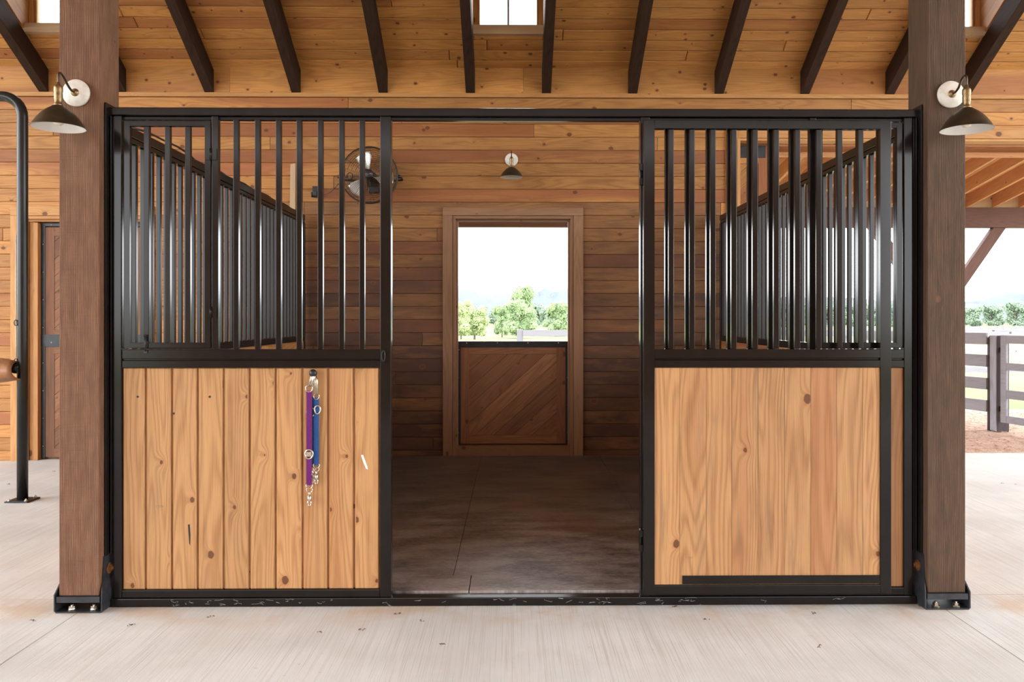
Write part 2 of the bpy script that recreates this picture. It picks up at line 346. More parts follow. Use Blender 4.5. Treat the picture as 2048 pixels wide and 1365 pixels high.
class G:
    def __init__(s): s.v = []; s.f = []; s.uv = []; s.r = []; s.sm = []
    def face(s, pts, grain=None, off=(0, 0), rnd=(0.5, 0.5, 0.5), smooth=False):
        pts = [Vector(p) for p in pts]
        i0 = len(s.v); s.v += [tuple(p) for p in pts]
        s.f.append(tuple(range(i0, i0 + len(pts))))
        g = Vector(grain) if grain is not None else Vector((0, 0, 1))
        n = (pts[1] - pts[0]).cross(pts[-1] - pts[0])
        if n.length < 1e-12 and len(pts) > 3: n = (pts[2] - pts[1]).cross(pts[0] - pts[1])
        if n.length > 1e-12: n.normalize()
        if abs(n.dot(g)) > 0.9:
            t1 = n.orthogonal().normalized(); t2 = n.cross(t1)
            uvs = [(p.dot(t1) * 0.3 + off[0], p.dot(t2) + off[1]) for p in pts]
        else:
            t1 = n.cross(g); t1.normalize()
            uvs = [(p.dot(g) + off[0], p.dot(t1) + off[1]) for p in pts]
        s.uv += uvs; s.r += [rnd] * len(pts); s.sm.append(smooth)
    wear = None
    def rndoff(s):
        if s.wear: return (random.uniform(-40, 40), random.uniform(-40, 40)), (random.random(), random.random(), 1.0 + s.wear * random.uniform(.8, 1.08))
        return (random.uniform(-40, 40), random.uniform(-40, 40)), (random.random(), random.random(), random.random())
    def box(s, x0, x1, y0, y1, z0, z1, grain=None, M=None, taper=None):
        if x0 > x1: x0, x1 = x1, x0
        if y0 > y1: y0, y1 = y1, y0
        if z0 > z1: z0, z1 = z1, z0
        if grain is None:
            d = (x1 - x0, y1 - y0, z1 - z0); k = d.index(max(d)); grain = tuple(1.0 if i == k else 0.0 for i in range(3))
        off, r = s.rndoff()
        c = [Vector((x, y, z)) for x in (x0, x1) for y in (y0, y1) for z in (z0, z1)]
        if M is not None:
            c = [M @ p for p in c]; grain = tuple(M.to_3x3() @ Vector(grain))
        for q in ((0, 1, 3, 2), (4, 6, 7, 5), (0, 4, 5, 1), (2, 3, 7, 6), (0, 2, 6, 4), (1, 5, 7, 3)):
            s.face([c[i] for i in q], grain, off, r)
        return s
    def slab(s, poly, O, A, B, Nn, t, ch=0.0, grain=(1, 0), back=True):
        """extrude a convex 2-D polygon lying in plane O + a*A + b*B by t along Nn; chamfered front edge"""
        O, A, B, Nn = Vector(O), Vector(A), Vector(B), Vector(Nn)
        area = sum(poly[i - 1][0] * poly[i][1] - poly[i][0] * poly[i - 1][1] for i in range(len(poly)))
        if area < 0: poly = poly[::-1]
        if abs(area) < 2e-5: return
        flip = A.cross(B).dot(Nn) < 0
        off, r = s.rndoff(); gr = A * grain[0] + B * grain[1]
        def w(p, h): return O + A * p[0] + B * p[1] + Nn * h
        def F(pts):
            s.face(pts[::-1] if flip else pts, gr, off, r)
        n = len(poly)
        if ch > 0:
            ins = inset(poly, ch)
            r0 = [w(p, 0) for p in poly]; r1 = [w(p, t - ch) for p in poly]; r2 = [w(p, t) for p in ins]
            for a, b2 in ((r0, r1), (r1, r2)):
                for i in range(n):
                    j = (i + 1) % n; F([a[i], a[j], b2[j], b2[i]])
            F(r2)
        else:
            r0 = [w(p, 0) for p in poly]; r1 = [w(p, t) for p in poly]
            for i in range(n):
                j = (i + 1) % n; F([r0[i], r0[j], r1[j], r1[i]])
            F(r1)
        if back: F([w(p, 0) for p in poly][::-1])
    def tube(s, pts, r, seg=10, caps=True):
        """round tube along a polyline; r may be a list"""
        pts = [Vector(p) for p in pts]; n = len(pts)
        rr = r if isinstance(r, (list, tuple)) else [r] * n
        T = []
        for i in range(n):
            a = pts[max(i - 1, 0)]; c = pts[min(i + 1, n - 1)]; T.append((c - a).normalized())
        nrm = T[0].orthogonal().normalized(); rings = []
        for i in range(n):
            nrm = (nrm - T[i] * nrm.dot(T[i]))
            nrm = nrm.normalized() if nrm.length > 1e-6 else T[i].orthogonal().normalized()
            bi = T[i].cross(nrm)
            rings.append([pts[i] + (nrm * math.cos(2 * math.pi * k / seg) + bi * math.sin(2 * math.pi * k / seg)) * rr[i] for k in range(seg)])
        off, rd = s.rndoff()
        for i in range(n - 1):
            for k in range(seg):
                j = (k + 1) % seg
                s.face([rings[i][k], rings[i][j], rings[i + 1][j], rings[i + 1][k]], T[i], off, rd, True)
        if caps:
            s.face(rings[0][::-1], T[0], off, rd); s.face(rings[-1], T[-1], off, rd)
        return s
    def lathe(s, prof, O, axis=(0, 0, 1), seg=32, flat=False):
        """prof: list of (radius, height along axis)"""
        O = Vector(O); ax = Vector(axis).normalized(); e1 = ax.orthogonal().normalized(); e2 = ax.cross(e1)
        rings = [[O + ax * h + (e1 * math.cos(2 * math.pi * k / seg) + e2 * math.sin(2 * math.pi * k / seg)) * r for k in range(seg)] for r, h in prof]
        for i in range(len(prof) - 1):
            for k in range(seg):
                j = (k + 1) % seg
                q = [rings[i][k], rings[i][j], rings[i + 1][j], rings[i + 1][k]]
                if prof[i][0] < 1e-6: q = [rings[i][0], rings[i + 1][j], rings[i + 1][k]]
                elif prof[i + 1][0] < 1e-6: q = [rings[i][k], rings[i][j], rings[i + 1][0]]
                s.face(q, ax, (0, 0), (.5, .5, .5), not flat)
        return s
    def ring(s, O, axis, R, r, seg=32, seg2=6, sx=1.0, sy=1.0, up=(0, 0, 1)):
        O = Vector(O); ax = Vector(axis).normalized(); upv = Vector(up)
        e2 = (upv - ax * upv.dot(ax)).normalized(); e1 = e2.cross(ax)
        pts = [O + e1 * (math.cos(2 * math.pi * k / seg) * R * sx) + e2 * (math.sin(2 * math.pi * k / seg) * R * sy) for k in range(seg)]
        rings = []
        for k in range(seg):
            T = (pts[(k + 1) % seg] - pts[k - 1]).normalized(); o = ax.cross(T)
            rings.append([pts[k] + (ax * math.cos(2 * math.pi * q / seg2) + o * math.sin(2 * math.pi * q / seg2)) * r for q in range(seg2)])
        for k in range(seg):
            a, c = rings[k], rings[(k + 1) % seg]
            for q in range(seg2):
                p = (q + 1) % seg2; s.face([a[q], c[q], c[p], a[p]], ax, (0, 0), (.5, .5, .5), True)
        return s
    def build(s, name, mat, parent=None, bevel=0.0, label=None, weld=True, org=None):
        me = bpy.data.meshes.new(name); me.from_pydata(s.v, [], s.f)
        uvl = me.uv_layers.new(name='UVMap')
        uvl.data.foreach_set('uv', [c for p in s.uv for c in p])
        ca = me.color_attributes.new('rnd', 'FLOAT_COLOR', 'CORNER')
        ca.data.foreach_set('color', [c for p in s.r for c in (p[0], p[1], p[2], 1.0)])
        me.polygons.foreach_set('use_smooth', s.sm)
        if weld:
            import bmesh
            bm = bmesh.new(); bm.from_mesh(me)
            bmesh.ops.remove_doubles(bm, verts=bm.verts, dist=1e-6)
            bm.normal_update(); bm.to_mesh(me); bm.free()
        me.update()
        me.materials.append(MAT[mat] if isinstance(mat, str) else mat)
        o = bpy.data.objects.new(name, me); C.objects.link(o)
        if parent is not None:
            o.parent = parent
            o.matrix_parent_inverse = Matrix.Translation(-Vector(parent.get('org', (0, 0, 0))))
            if 'org' in parent and parent.parent is None: pass
        if bevel:
            bv = o.modifiers.new('bevel', 'BEVEL'); bv.width = bevel; bv.segments = 2
            bv.limit_method = 'ANGLE'; bv.angle_limit = rad(40)
        if label: o['label'] = label
        return o

def tag(o, label=None, cat=None, group=None, kind=None):
    if label: o['label'] = label
    if cat: o['category'] = cat
    if group: o['group'] = group
    if kind: o['kind'] = kind
    return o
def thing(name, org, label, cat, group=None, kind=None):
    """an Empty at the thing's base; its parts are built in world coordinates and parented to it"""
    o = bpy.data.objects.new(name, None); C.objects.link(o)
    o.empty_display_size = 0.1
    o.location = org; o['org'] = tuple(org)
    return tag(o, label, cat, group, kind)
def structure(o): o['kind'] = 'structure'; return o
def copy_tree(o, parent=None):
    c = o.copy(); C.objects.link(c)
    if parent is not None:
        c.parent = parent; c.matrix_parent_inverse = o.matrix_parent_inverse.copy()
    for ch in list(o.children): copy_tree(ch, c)
    return c

# plank rows on a plane with rectangular holes -----------------------------------
def plank_field(g, O, A, B, Nn, a0, a1, b0, b1, pitch, t=0.018, ch=0.0032, gap=0.0022, holes=(), joints=True, jl=(1.8, 4.2), start=None, wear=None, extra=()):
    row = 0; b = start if start is not None else b0
    while b < b1 - 1e-4:
        lo, hi = max(b, b0), min(b + pitch, b1)
        if hi - lo > 0.004:
            cuts = [a0]; a = a0 + random.uniform(0.3, jl[1])
            while joints and a < a1 - 0.3: cuts.append(a); a += random.uniform(*jl)
            cuts.append(a1); cuts = sorted(set(cuts) | set(extra)) if lo < 2.45 else cuts
            for k in range(len(cuts) - 1):
                rects = [(cuts[k], cuts[k + 1], lo, hi)]
                for hx0, hx1, hz0, hz1 in holes:
                    nr = []
                    for (p, q, r, s_) in rects:
                        if hx1 <= p or hx0 >= q or hz1 <= r or hz0 >= s_: nr.append((p, q, r, s_)); continue
                        if hx0 > p: nr.append((p, hx0, r, s_))
                        if hx1 < q: nr.append((hx1, q, r, s_))
                        m0, m1 = max(p, hx0), min(q, hx1)
                        if hz0 > r: nr.append((m0, m1, r, hz0))
                        if hz1 < s_: nr.append((m0, m1, hz1, s_))
                    rects = nr
                for p, q, r, s_ in rects:
                    if q - p < 0.01 or s_ - r < 0.006: continue
                    g.wear = wear((p + q) / 2, (r + s_) / 2) if wear else None
                    g.slab([(p + gap / 2, r + gap / 2), (q - gap / 2, r + gap / 2), (q - gap / 2, s_ - gap / 2), (p + gap / 2, s_ - gap / 2)], O, A, B, Nn, t, ch, (1, 0))
        b += pitch; row += 1

def diag_boards(g, x0, x1, z0, z1, Y, t, width=0.125, ang=42):
    """diagonal boards filling a rectangle, facing -Y"""
    ca, sa = math.cos(rad(ang)), math.sin(rad(ang))
    cx, cz = (x0 + x1) / 2, (z0 + z1) / 2; R = math.hypot(x1 - x0, z1 - z0)
    k = -R
    while k < R:
        base = [(-R, k + 0.0008), (R, k + 0.0008), (R, k + width - 0.0008), (-R, k + width - 0.0008)]
        p = [(cx + a * ca - c * sa, cz + a * sa + c * ca) for a, c in base]
        p = clip(p, x0, x1, 0)
        if p: p = clip(p, z0, z1, 1)
        if p: g.slab(p, (0, Y, 0), (1, 0, 0), (0, 0, 1), (0, -1, 0), t, 0.0015, (ca, sa))
        k += width

# ------------------------------------------------------------------ key planes
YF = 3.90            # face of the stall front
YW = 7.95            # back wall
TH = 0.589           # roof slope
ZC0 = PZ(142, YW)    # ceiling line on the back wall
ZR0 = PZ(188, YW)    # underside of the rafters at the wall
def zceil(y): return ZC0 + (YW - y) * TH
ROOF_Y = 2.0

# ---- floor: concrete slabs with sawn joints
g = G()
jx = [-9.0, -2.02, 2.03, 9.0]; jy = [-4.2, 4.03, 8.33]
for i in range(3):
    for j in range(2):
        g.box(jx[i] + .002, jx[i + 1] - .002, jy[j] + .002, jy[j + 1] - .002, -0.15, 0.0)
floor = structure(g.build('floor', 'concrete', bevel=0.002))
g = G(); g.box(-1.99, 1.99, YF + 0.062, YW - 0.03, 0.002, 0.028)
structure(g.build('floor_stall', 'concrete'))

# ---- rear opening, left door and the wide opening on the right
D1 = dict(x0=PX(905, YW), x1=PX(1147, YW), z1=PZ(432, YW))           # rear door opening
D2 = dict(x0=PX(41, YW), x1=PX(292, YW), z1=PZ(432, YW, 60))         # closed door left
D3 = dict(x0=PX(1479, YW), x1=8.8, z1=PZ(280, YW, 1700))             # wide opening right
zwall = PZ(196, YW)
g = G()
plank_field(g, (0, YW + 0.018, 0), (1, 0, 0), (0, 0, 1), (0, -1, 0), -9.0, 9.0, 0.0, zwall, 0.1265, 0.018, 0.0034, 0.0024,
            holes=[(D1['x0'], D1['x1'], -1, D1['z1']), (D2['x0'], D2['x1'], -1, D2['z1']), (D3['x0'], D3['x1'], -1, D3['z1'])],
            start=zwall - 0.1265 * 28, jl=(2.6, 5.2), extra=(-2.02, 2.02), wear=lambda a, z: (.98 if z < 1.2 else (.82 if z < 1.95 else (.6 if z < 2.45 else .2))) if abs(a) < 2.02 else None)  # planks within the stall blend to dark brown, more towards the floor
g.wear = None
g.box(-9, D2['x0'], YW + .02, YW + .10, 0, zwall + .3); g.box(D2['x1'], D1['x0'], YW + .02, YW + .10, 0, zwall + .3)
g.box(D1['x1'], D3['x0'], YW + .02, YW + .10, 0, zwall + .3); g.box(D2['x0'], D2['x1'], YW + .02, YW + .10, D2['z1'], zwall + .3)
g.box(D1['x0'], D1['x1'], YW + .02, YW + .10, D1['z1'], zwall + .3); g.box(D3['x0'], D3['x1'], YW + .02, YW + .10, D3['z1'], zwall + .3)
structure(g.build('wall_back', 'pine_wall'))
# top plate strip and the blocking boards between the rafters
g = G(); g.box(-9, 9, YW - 0.022, YW + 0.017, zwall + 0.001, ZR0 + 0.002)
structure(g.build('trim_1', 'pine_trim', bevel=0.002))
g = G()
xx = -9.0
while xx < 9:
    x2 = min(9, xx + random.uniform(2.4, 4.4)); g.slab([(xx, ZR0 + .004), (x2 - .001, ZR0 + .004), (x2 - .001, ZC0 + .03), (xx, ZC0 + .03)], (0, YW + .017, 0), (1, 0, 0), (0, 0, 1), (0, -1, 0), 0.022, .0015); xx = x2
structure(g.build('trim_2', 'pine_ceiling'))

# ---- rafters
raf_px = [86, 242, 417.5, 591.5, 766, 940.7, 1093, 1265.7, 1438.8, 1610.5, 1780.8, 1933.5]
raf_x = [PX(p, YW - 0.02) for p in raf_px]
raf_w = 0.0445
dorm = [(0, 1), (5, 6), (10, 11)]
# ceiling boards run along X; the dormers cut through between their rafters
sl = math.hypot(1, TH); A = Vector((1, 0, 0)); B = Vector((0, -1 / sl, TH / sl)); Nc = A.cross(B) * -1
if Nc.z > 0: Nc = -Nc
Smax = (YW - ROOF_Y) * sl
YD0 = 7.587; YD1 = 4.79
s0, s1 = (YW - YD0) * sl, (YW - YD1) * sl
holes = [(raf_x[a] + raf_w, raf_x[c] - raf_w, s0, s1) for a, c in dorm]
g = G()
plank_field(g, Vector((0, YW + .02, ZC0 + .012)) - Nc * 0.018, A, B, Nc, -9, 9, 0, Smax, 0.1215, 0.018, 0.0055, 0.0056, holes=holes)
structure(g.build('ceiling', 'pine_ceiling'))
# roof deck above the boards (keeps the sky out)
g = G()
Or = Vector((0, YW + .02, ZC0 + .012)) - Nc * 0.12
segs = []; xs = [-9.0]
for h in holes: segs.append((xs[-1], h[0] - .03)); xs.append(h[1] + .03)
segs.append((xs[-1], 9.0))
for a, c in segs: g.slab([(a, -.75), (c, -.75), (c, Smax + .1), (a, Smax + .1)], Or, A, B, Nc, 0.098)
for h in holes:
    g.slab([(h[0], -.75), (h[1], -.75), (h[1], s0 - .02), (h[0], s0 - .02)], Or, A, B, Nc, 0.098)
    g.slab([(h[0], s1 + .02), (h[1], s1 + .02), (h[1], Smax + .1), (h[0], Smax + .1)], Or, A, B, Nc, 0.098)
structure(g.build('ceiling_roof_deck', 'rough_pine'))

def rafter_mesh():
    g = G(); off, r = g.rndoff(); w2 = raf_w
    L2 = YW - ROOF_Y - 0.05
    pr = [(0, ZR0 + .002), (0, ZC0 - .002), (-L2, ZC0 + L2 * TH - .002), (-L2, ZR0 + L2 * TH + .002)]
    gr = Vector((0, -1, TH)).normalized()
    a = [Vector((-w2, p[0], p[1])) for p in pr]; c = [Vector((w2, p[0], p[1])) for p in pr]
    for q in ([a[0], a[3], a[2], a[1]], [c[0], c[1], c[2], c[3]]): g.face(q, gr, off, r)
    for i in range(4):
        j = (i + 1) % 4; g.face([a[i], a[j], c[j], c[i]], gr, off, r)
    return g
first = rafter_mesh().build('rafter', 'rafter', bevel=0.003)
rl = ['dark rafter at the far left, beside the left dormer window', 'dark rafter passing just behind the left timber post',
      'dark rafter above the small hinged gate of the left grille', 'dark rafter above the middle of the left grille',
      'dark rafter above the hanging wall fan', 'dark rafter along the left side of the middle dormer window',
      'dark rafter along the right side of the middle dormer window', 'dark rafter above the left edge of the open stall door',
      'dark rafter above the left half of the swung-back stall door', 'dark rafter above the right half of the swung-back stall door',
      'dark rafter whose end meets the left side of the right timber post', 'dark rafter to the right of the right timber post, beside the right dormer']
for i, x in enumerate(raf_x):
    o = first if i == 0 else first.copy()
    if i: C.objects.link(o)
    o.location = (x, YW - 0.006, 0)
    tag(o, rl[i], 'rafter', 'dark stained roof rafters')

# ---- dormers: sill, window, side walls, little ceiling
for k, (a, c) in enumerate(dorm):
    xa, xb = raf_x[a] + raf_w, raf_x[c] - raf_w
    yw = 7.60; zs = zceil(YD0) + 0.0; zb = PZ(53, yw); zt = 5.10
    win = thing('window_%d' % (k + 1), ((xa + xb) / 2, yw, zb), None, None, kind='structure')
    g = G(); g.box(xa - .02, xb + .02, yw - 0.05, yw + .10, zb - 0.085, zb); g.build('sill', 'sill', win, 0.003)
    g = G()
    x0, x1 = xa + 0.001, xb - 0.001
    for d, ww, y0, y1 in ((0, 0.036, yw + .02, yw + .10), (0.036, 0.022, yw + .045, yw + .10)):
        g.box(x0 + d, x0 + d + ww, y0, y1, zb, zt); g.box(x1 - d - ww, x1 - d, y0, y1, zb, zt)
        g.box(x0 + d + ww, x1 - d - ww, y0, y1, zt - d - ww, zt - d)
    g.box(x0 + .052, x1 - .052, yw + .05, yw + .10, zb, zb + .012)
    g.build('frame', 'pine_trim', win, 0.002)
    g = G(); xm = (x0 + x1) / 2; g.box(xm - .009, xm + .009, yw + .050, yw + .080, zb + .012, zt - .06); g.build('muntin', 'fence', win)
    g = G(); g.box(x0 + .056, x1 - .056, yw + .063, yw + .067, zb + .012, zt - .05); g.build('pane', 'glass', win)
    g = G()
    for X, sgn in ((xa, 1), (xb, -1)):
        # side boards run with the slope, above the rafters
        zt2 = zt + 0.065; slope2 = 0.18
        yj = YD1
        for q in range(18):
            lo, hi = q * 0.1215, (q + 1) * 0.1215
            # strip between ceiling-parallel lines, clipped in (y, z)
            pts = []
            base = lambda y: zceil(y)
            ya, yb = yw + .1, yj
            lo += .018 if q == 0 else 0
            P4 = [(ya, base(ya) + lo * sl), (yb, base(yb) + lo * sl), (yb, base(yb) + hi * sl), (ya, base(ya) + hi * sl)]
            # keep below dormer ceiling: z <= zt2 + (yw - y) * slope2
            out = []
            for i in range(4):
                p, n2 = P4[i - 1], P4[i]
                dp = zt2 + (yw - p[0]) * slope2 - p[1]; dn = zt2 + (yw - n2[0]) * slope2 - n2[1]
                if (dp >= 0) != (dn >= 0):
                    kk = dp / (dp - dn); out.append((p[0] + (n2[0] - p[0]) * kk, p[1] + (n2[1] - p[1]) * kk))
                if dn >= 0: out.append(n2)
            if len(out) >= 3:
                g.slab(out, (X - sgn * 0.02, 0, 0), (0, 1, 0), (0, 0, 1), (sgn, 0, 0), 0.02, 0.0015, (-1 / sl, TH / sl))
    structure(g.build('wall_dormer_%s' % ('left', 'middle', 'right')[k], 'pine_trim'))
    g = G(); zt2 = zt + .03
    y2 = YD1 - .05
    pts = [(yw + .3, zt2 - .3 * .18), (y2, zt2 + (yw - y2) * .18), (y2, zt2 + (yw - y2) * .18 + .05), (yw + .3, zt2 - .3 * .18 + .05)]
    g.slab(pts, (xa + .002, 0, 0), (0, 1, 0), (0, 0, 1), (1, 0, 0), xb - xa - .004)
    structure(g.build('ceiling_dormer_%s' % ('left', 'middle', 'right')[k], 'pine_ceiling'))

# ---- the far half of the roof, beyond the ridge and behind the camera; that side is open beside the added wall
g = G()
zr = zceil(ROOF_Y)
plank_field(g, (0, ROOF_Y - .02, zr), (1, 0, 0), Vector((0, -1, -TH)).normalized(), Vector((0, TH, -1)).normalized(), -9, 9, 0, 6.6, 0.1215, 0.018, 0.0022, 0.0016)
g.slab([(-9, 0), (9, 0), (9, 6.6), (-9, 6.6)], (0, ROOF_Y - .02, zr + .1), (1, 0, 0), Vector((0, -1, -TH)).normalized(), Vector((0, TH, -1)).normalized(), .05)
structure(g.build('ceiling_aisle', 'pine_ceiling'))
g = G()
plank_field(g, (0, -4.05, 0), (1, 0, 0), (0, 0, 1), (0, 1, 0), -5.2, 5.2, 0, 3.75, 0.1265, 0.018, 0.002, 0.0015)
g.box(-5.2, 5.2, -4.20, -4.05, 0, 3.75)
structure(g.build('wall_front_unseen', 'pine_wall'))  # unseen opposite wall, its width set to dim the stall and steel reflections

# ================================================================== doors in the back wall
def leaf(par, x0, x1, z0, z1, Y, side_metal=True, top_metal=False):
    """a framed leaf of diagonal boards; Y is its face"""
    g = G(); fw = 0.085; m_ = 0.04
    g.box(x0 + m_, x0 + m_ + fw, Y, Y + .035, z0 + .01, z1 - .04); g.box(x1 - m_ - fw, x1 - m_, Y, Y + .035, z0 + .01, z1 - .04)
    g.box(x0 + m_ + fw, x1 - m_ - fw, Y, Y + .035, z1 - .04 - fw, z1 - .04); g.box(x0 + m_ + fw, x1 - m_ - fw, Y, Y + .035, z0 + .01, z0 + .01 + fw)
    l = g.build('door_leaf', 'chevron', par, 0.0015)
    g = G(); diag_boards(g, x0 + m_ + fw, x1 - m_ - fw, z0 + .01 + fw, z1 - .04 - fw, Y + .03, 0.026); g.box(x0 - .028, x1 + .028, Y + .041, Y + .047, z0 - .009, z1 - .004); g.build('diagonal_boards', 'chevron', l)
    g = G(); g.box(x0, x0 + m_, Y - .004, Y + .04, z0, z1); g.box(x1 - m_, x1, Y - .004, Y + .04, z0, z1)
    g.box(x0 + m_, x1 - m_, Y - .004, Y + .04, z1 - (.06 if top_metal else .032), z1)
    g.build('edge_guard', 'darkmetal', l, 0.002)
    g = G()
    zz = z0 + .12
    while zz < z1:
        for X in (x0 + .02, x1 - .02): g.lathe([(0.006, 0), (0.006, .003), (0.0, .005)], (X, Y - .004, zz), (0, -1, 0), 8)
        zz += 0.27
    xx = x0 + .1
    while xx < x1 - .05:
        g.lathe([(0.006, 0), (0.006, .003), (0.0, .005)], (xx, Y - .004, z1 - .016), (0, -1, 0), 8); xx += .3
    g.build('screw', 'nickel', l)
    return l

def opening(par, D, cw, ct, z0=0.0, sill=True, wm='pine_trim'):
    x0, x1, z1 = D['x0'], D['x1'], D['z1']
    g = G(); Yc = YW - 0.022
    g.box(x0 - cw, x0 - .001, Yc, YW - .001, z0, z1); g.box(x1 + .001, x1 + cw, Yc, YW - .001, z0, z1)
    g.box(x0 - cw, x1 + cw, Yc, YW - .001, z1 + .001, z1 + ct)
    g.build('casing', wm, par, 0.002)
    g = G()
    g.box(x0 + .001, x0 + .03, YW - .01, YW + .14, z0, z1 - .03); g.box(x1 - .03, x1 - .001, YW - .01, YW + .14, z0, z1 - .03)
    g.box(x0 + .001, x1 - .001, YW - .01, YW + .14, z1 - .03, z1 - .001)
    g.box(x0 + .03, x0 + .052, YW + .03, YW + .08, z0, z1 - .052); g.box(x1 - .052, x1 - .03, YW + .03, YW + .08, z0, z1 - .052)
    g.box(x0 + .03, x1 - .03, YW + .03, YW + .08, z1 - .052, z1 - .03)
    if sill: g.box(x0 + .03, x1 - .03, YW + .0, YW + .14, z0, PZ(893, YW))
    g.build('jamb', wm, par, 0.0015)

d1 = thing('door_1', (0, YW, 0), None, None, kind='structure')
opening(d1, D1, PX(905, YW) - PX(886, YW), PZ(416, YW) - PZ(432, YW), 0.03, wm='trim_dark')
leaf(d1, D1['x0'] + .033, D1['x1'] - .033, PZ(893, YW) + .0005, PZ(683, YW + .1), YW + .085, top_metal=True)
d2 = thing('door_2', ((D2['x0'] + D2['x1']) / 2, YW, 0), None, None, kind='structure')
opening(d2, D2, 0.085, 0.09, 0.0, sill=False)
zm = PZ(680, YW + .1, 90)
leaf(d2, D2['x0'] + .15, D2['x1'] - .035, 0.010, zm - .01, YW + .085, top_metal=True)
l2 = leaf(d2, D2['x0'] + .15, D2['x1'] - .035, zm + .0, D2['z1'] - .06, YW + .085, top_metal=False)
g = G(); g.box(D2['x0'] + .15, D2['x1'] - .035, YW + .078, YW + .082, zm - .055, zm + .05); g.build('middle_strap', 'darkmetal', d2)
g = G(); g.box(D2['x0'] + .055, D2['x0'] + .105, YW + .055, YW + .14, 0, D2['z1'] - .03); g.box(D2['x0'] + .105, D2['x0'] + .148, YW + .03, YW + .14, 0, D2['z1'] - .06)
g.box(D2['x0'] + .002, D2['x1'] - .002, YW + .142, YW + .15, 0.001, D2['z1'] + .05)
g.build('side_jamb', 'pine_trim', d2, 0.002)

# wide opening: casings and header
g = G(); cwl = PX(1479, YW) - PX(1451, YW)
g.box(D3['x0'] - cwl, D3['x0'] - .001, YW - .022, YW - .001, 0, D3['z1'] + .09)
g.box(D3['x0'] - .03, D3['x0'] + .0, YW - .03, YW + .12, 0, D3['z1'])
structure(g.build('trim_3', 'pine_trim', bevel=0.002))
g = G(); g.box(D3['x0'] - .001, 8.8, YW - .022, YW - .001, D3['z1'] + .012, D3['z1'] + .1)
g.box(D3['x0'], 8.8, YW - .01, YW + .12, D3['z1'] - .012, D3['z1'] + .01)
structure(g.build('trim_4', 'pine_trim', bevel=0.002))
yb = 8.34
g = G(); g.box(-5, 9, yb, yb + .04, PZ(292, yb, 1990), PZ(282, yb, 1990)); g.box(-5, 9, yb + .10, yb + .14, PZ(309, yb, 1990), PZ(301, yb, 1990)); g.box(-5, 9, yb + .16, yb + .18, PZ(309, yb, 1990), PZ(281, yb, 1990))
structure(g.build('trim_5', 'rough_pine', bevel=0.002))
# parked sliding leaf
sd = thing('door_3', (2.2, YW + .14, 0), None, None, kind='structure')
sx0, sx1, sz1 = 1.62, PX(1537, YW + .16), PZ(281, YW + .16, 1500)
g = G(); ys = YW + .16
g.box(sx1 - .10, sx1, ys, ys + .035, .06, sz1 - .16); g.box(sx0, sx0 + .1, ys, ys + .035, .06, sz1 - .16)
g.box(sx0, sx1, ys, ys + .035, sz1 - .16, sz1); g.box(sx0 + .1, sx1 - .1, ys, ys + .035, .06, .2)
g.box(sx0 + .1, sx1 - .1, ys, ys + .035, sz1 - .23, sz1 - .161)
l = g.build('door_leaf', 'pine_wall', sd, 0.002)
g = G(); diag_boards(g, sx0 + .1, sx1 - .1, .2, sz1 - .23, ys + .03, 0.022); g.build('diagonal_boards', 'pine_wall', l)
g = G(); g.box(sx0 - .05, sx1 - .03, ys - .008, ys - .001, PZ(316, ys, 1500), PZ(292, ys, 1500)); g.build('strap_hinge', 'darkmetal', l, 0.002)

# ================================================================== outside
def terr(y, x=0):
    pts = [(8, -.02), (20, -.05), (60, -.9), (160, -2.4), (300, -2.3), (620, -0.6), (900, 0.4), (3000, 4)]
    for (a, za), (c, zc) in zip(pts, pts[1:]):
        if y <= c: return za + (zc - za) * (max(y, a) - a) / (c - a)
    return 4
g = G()
ys_ = [8.335, 12, 16, 20, 30, 45, 60, 80, 100, 130, 160, 200, 250, 300, 400, 500, 620, 900]
xs_ = [-900, -400, -150, -60, -20, -8, 0, 8, 14, 25, 60, 150, 400, 900]
for i in range(len(ys_) - 1):
    for j in range(len(xs_) - 1):
        g.face([(xs_[j], ys_[i], terr(ys_[i])), (xs_[j + 1], ys_[i], terr(ys_[i])), (xs_[j + 1], ys_[i + 1], terr(ys_[i + 1])), (xs_[j], ys_[i + 1], terr(ys_[i + 1]))], smooth=True)
for j0, j1 in ((9.02, 900), (-900, -9.02)): g.face([(j0, -60, -.03), (j1, -60, -.03), (j1, 8.335, -.02), (j0, 8.335, -.02)])
g.face([(-9.02, -60, -.03), (9.02, -60, -.03), (9.02, -4.41, -.03), (-9.02, -4.41, -.03)])
structure(g.build('pasture', 'grass'))
# mulch: a bumpy bed of chips
g = G(); nx, ny = 90, 44; X0, X1, Y0, Y1 = 1.6, 9.6, 8.335, 12.2
hz = [[0.012 + random.random() * .016 for _ in range(nx + 1)] for _ in range(ny + 1)]
for i in range(nx):
    for j in range(ny):
        q = []
        for a, c in ((i, j), (i + 1, j), (i + 1, j + 1), (i, j + 1)):
            q.append((X0 + (X1 - X0) * a / nx, Y0 + (Y1 - Y0) * c / ny, hz[c][a] if c not in (0,) else 0.0))
        g.face(q, smooth=True)
for _ in range(5200):
    x, y = random.uniform(4.2, 8.2), random.uniform(8.37, 12.0); z = 0.022 + random.random() * .012
    a = random.uniform(0, math.pi); l_, w_ = random.uniform(.010, .034), random.uniform(.004, .010); dz = random.uniform(-.008, .008)
    e = Vector((math.cos(a), math.sin(a), 0)) * l_; f = Vector((-math.sin(a), math.cos(a), 0)) * w_
    p = Vector((x, y, z)); g.face([p - e - f, p + e - f + Vector((0, 0, dz)), p + e + f + Vector((0, 0, dz)), p - e + f])
tag(g.build('mulch_bed', 'mulch', weld=False), 'pale reddish wood chip mulch spread between the concrete and the pasture', 'mulch', kind='stuff')

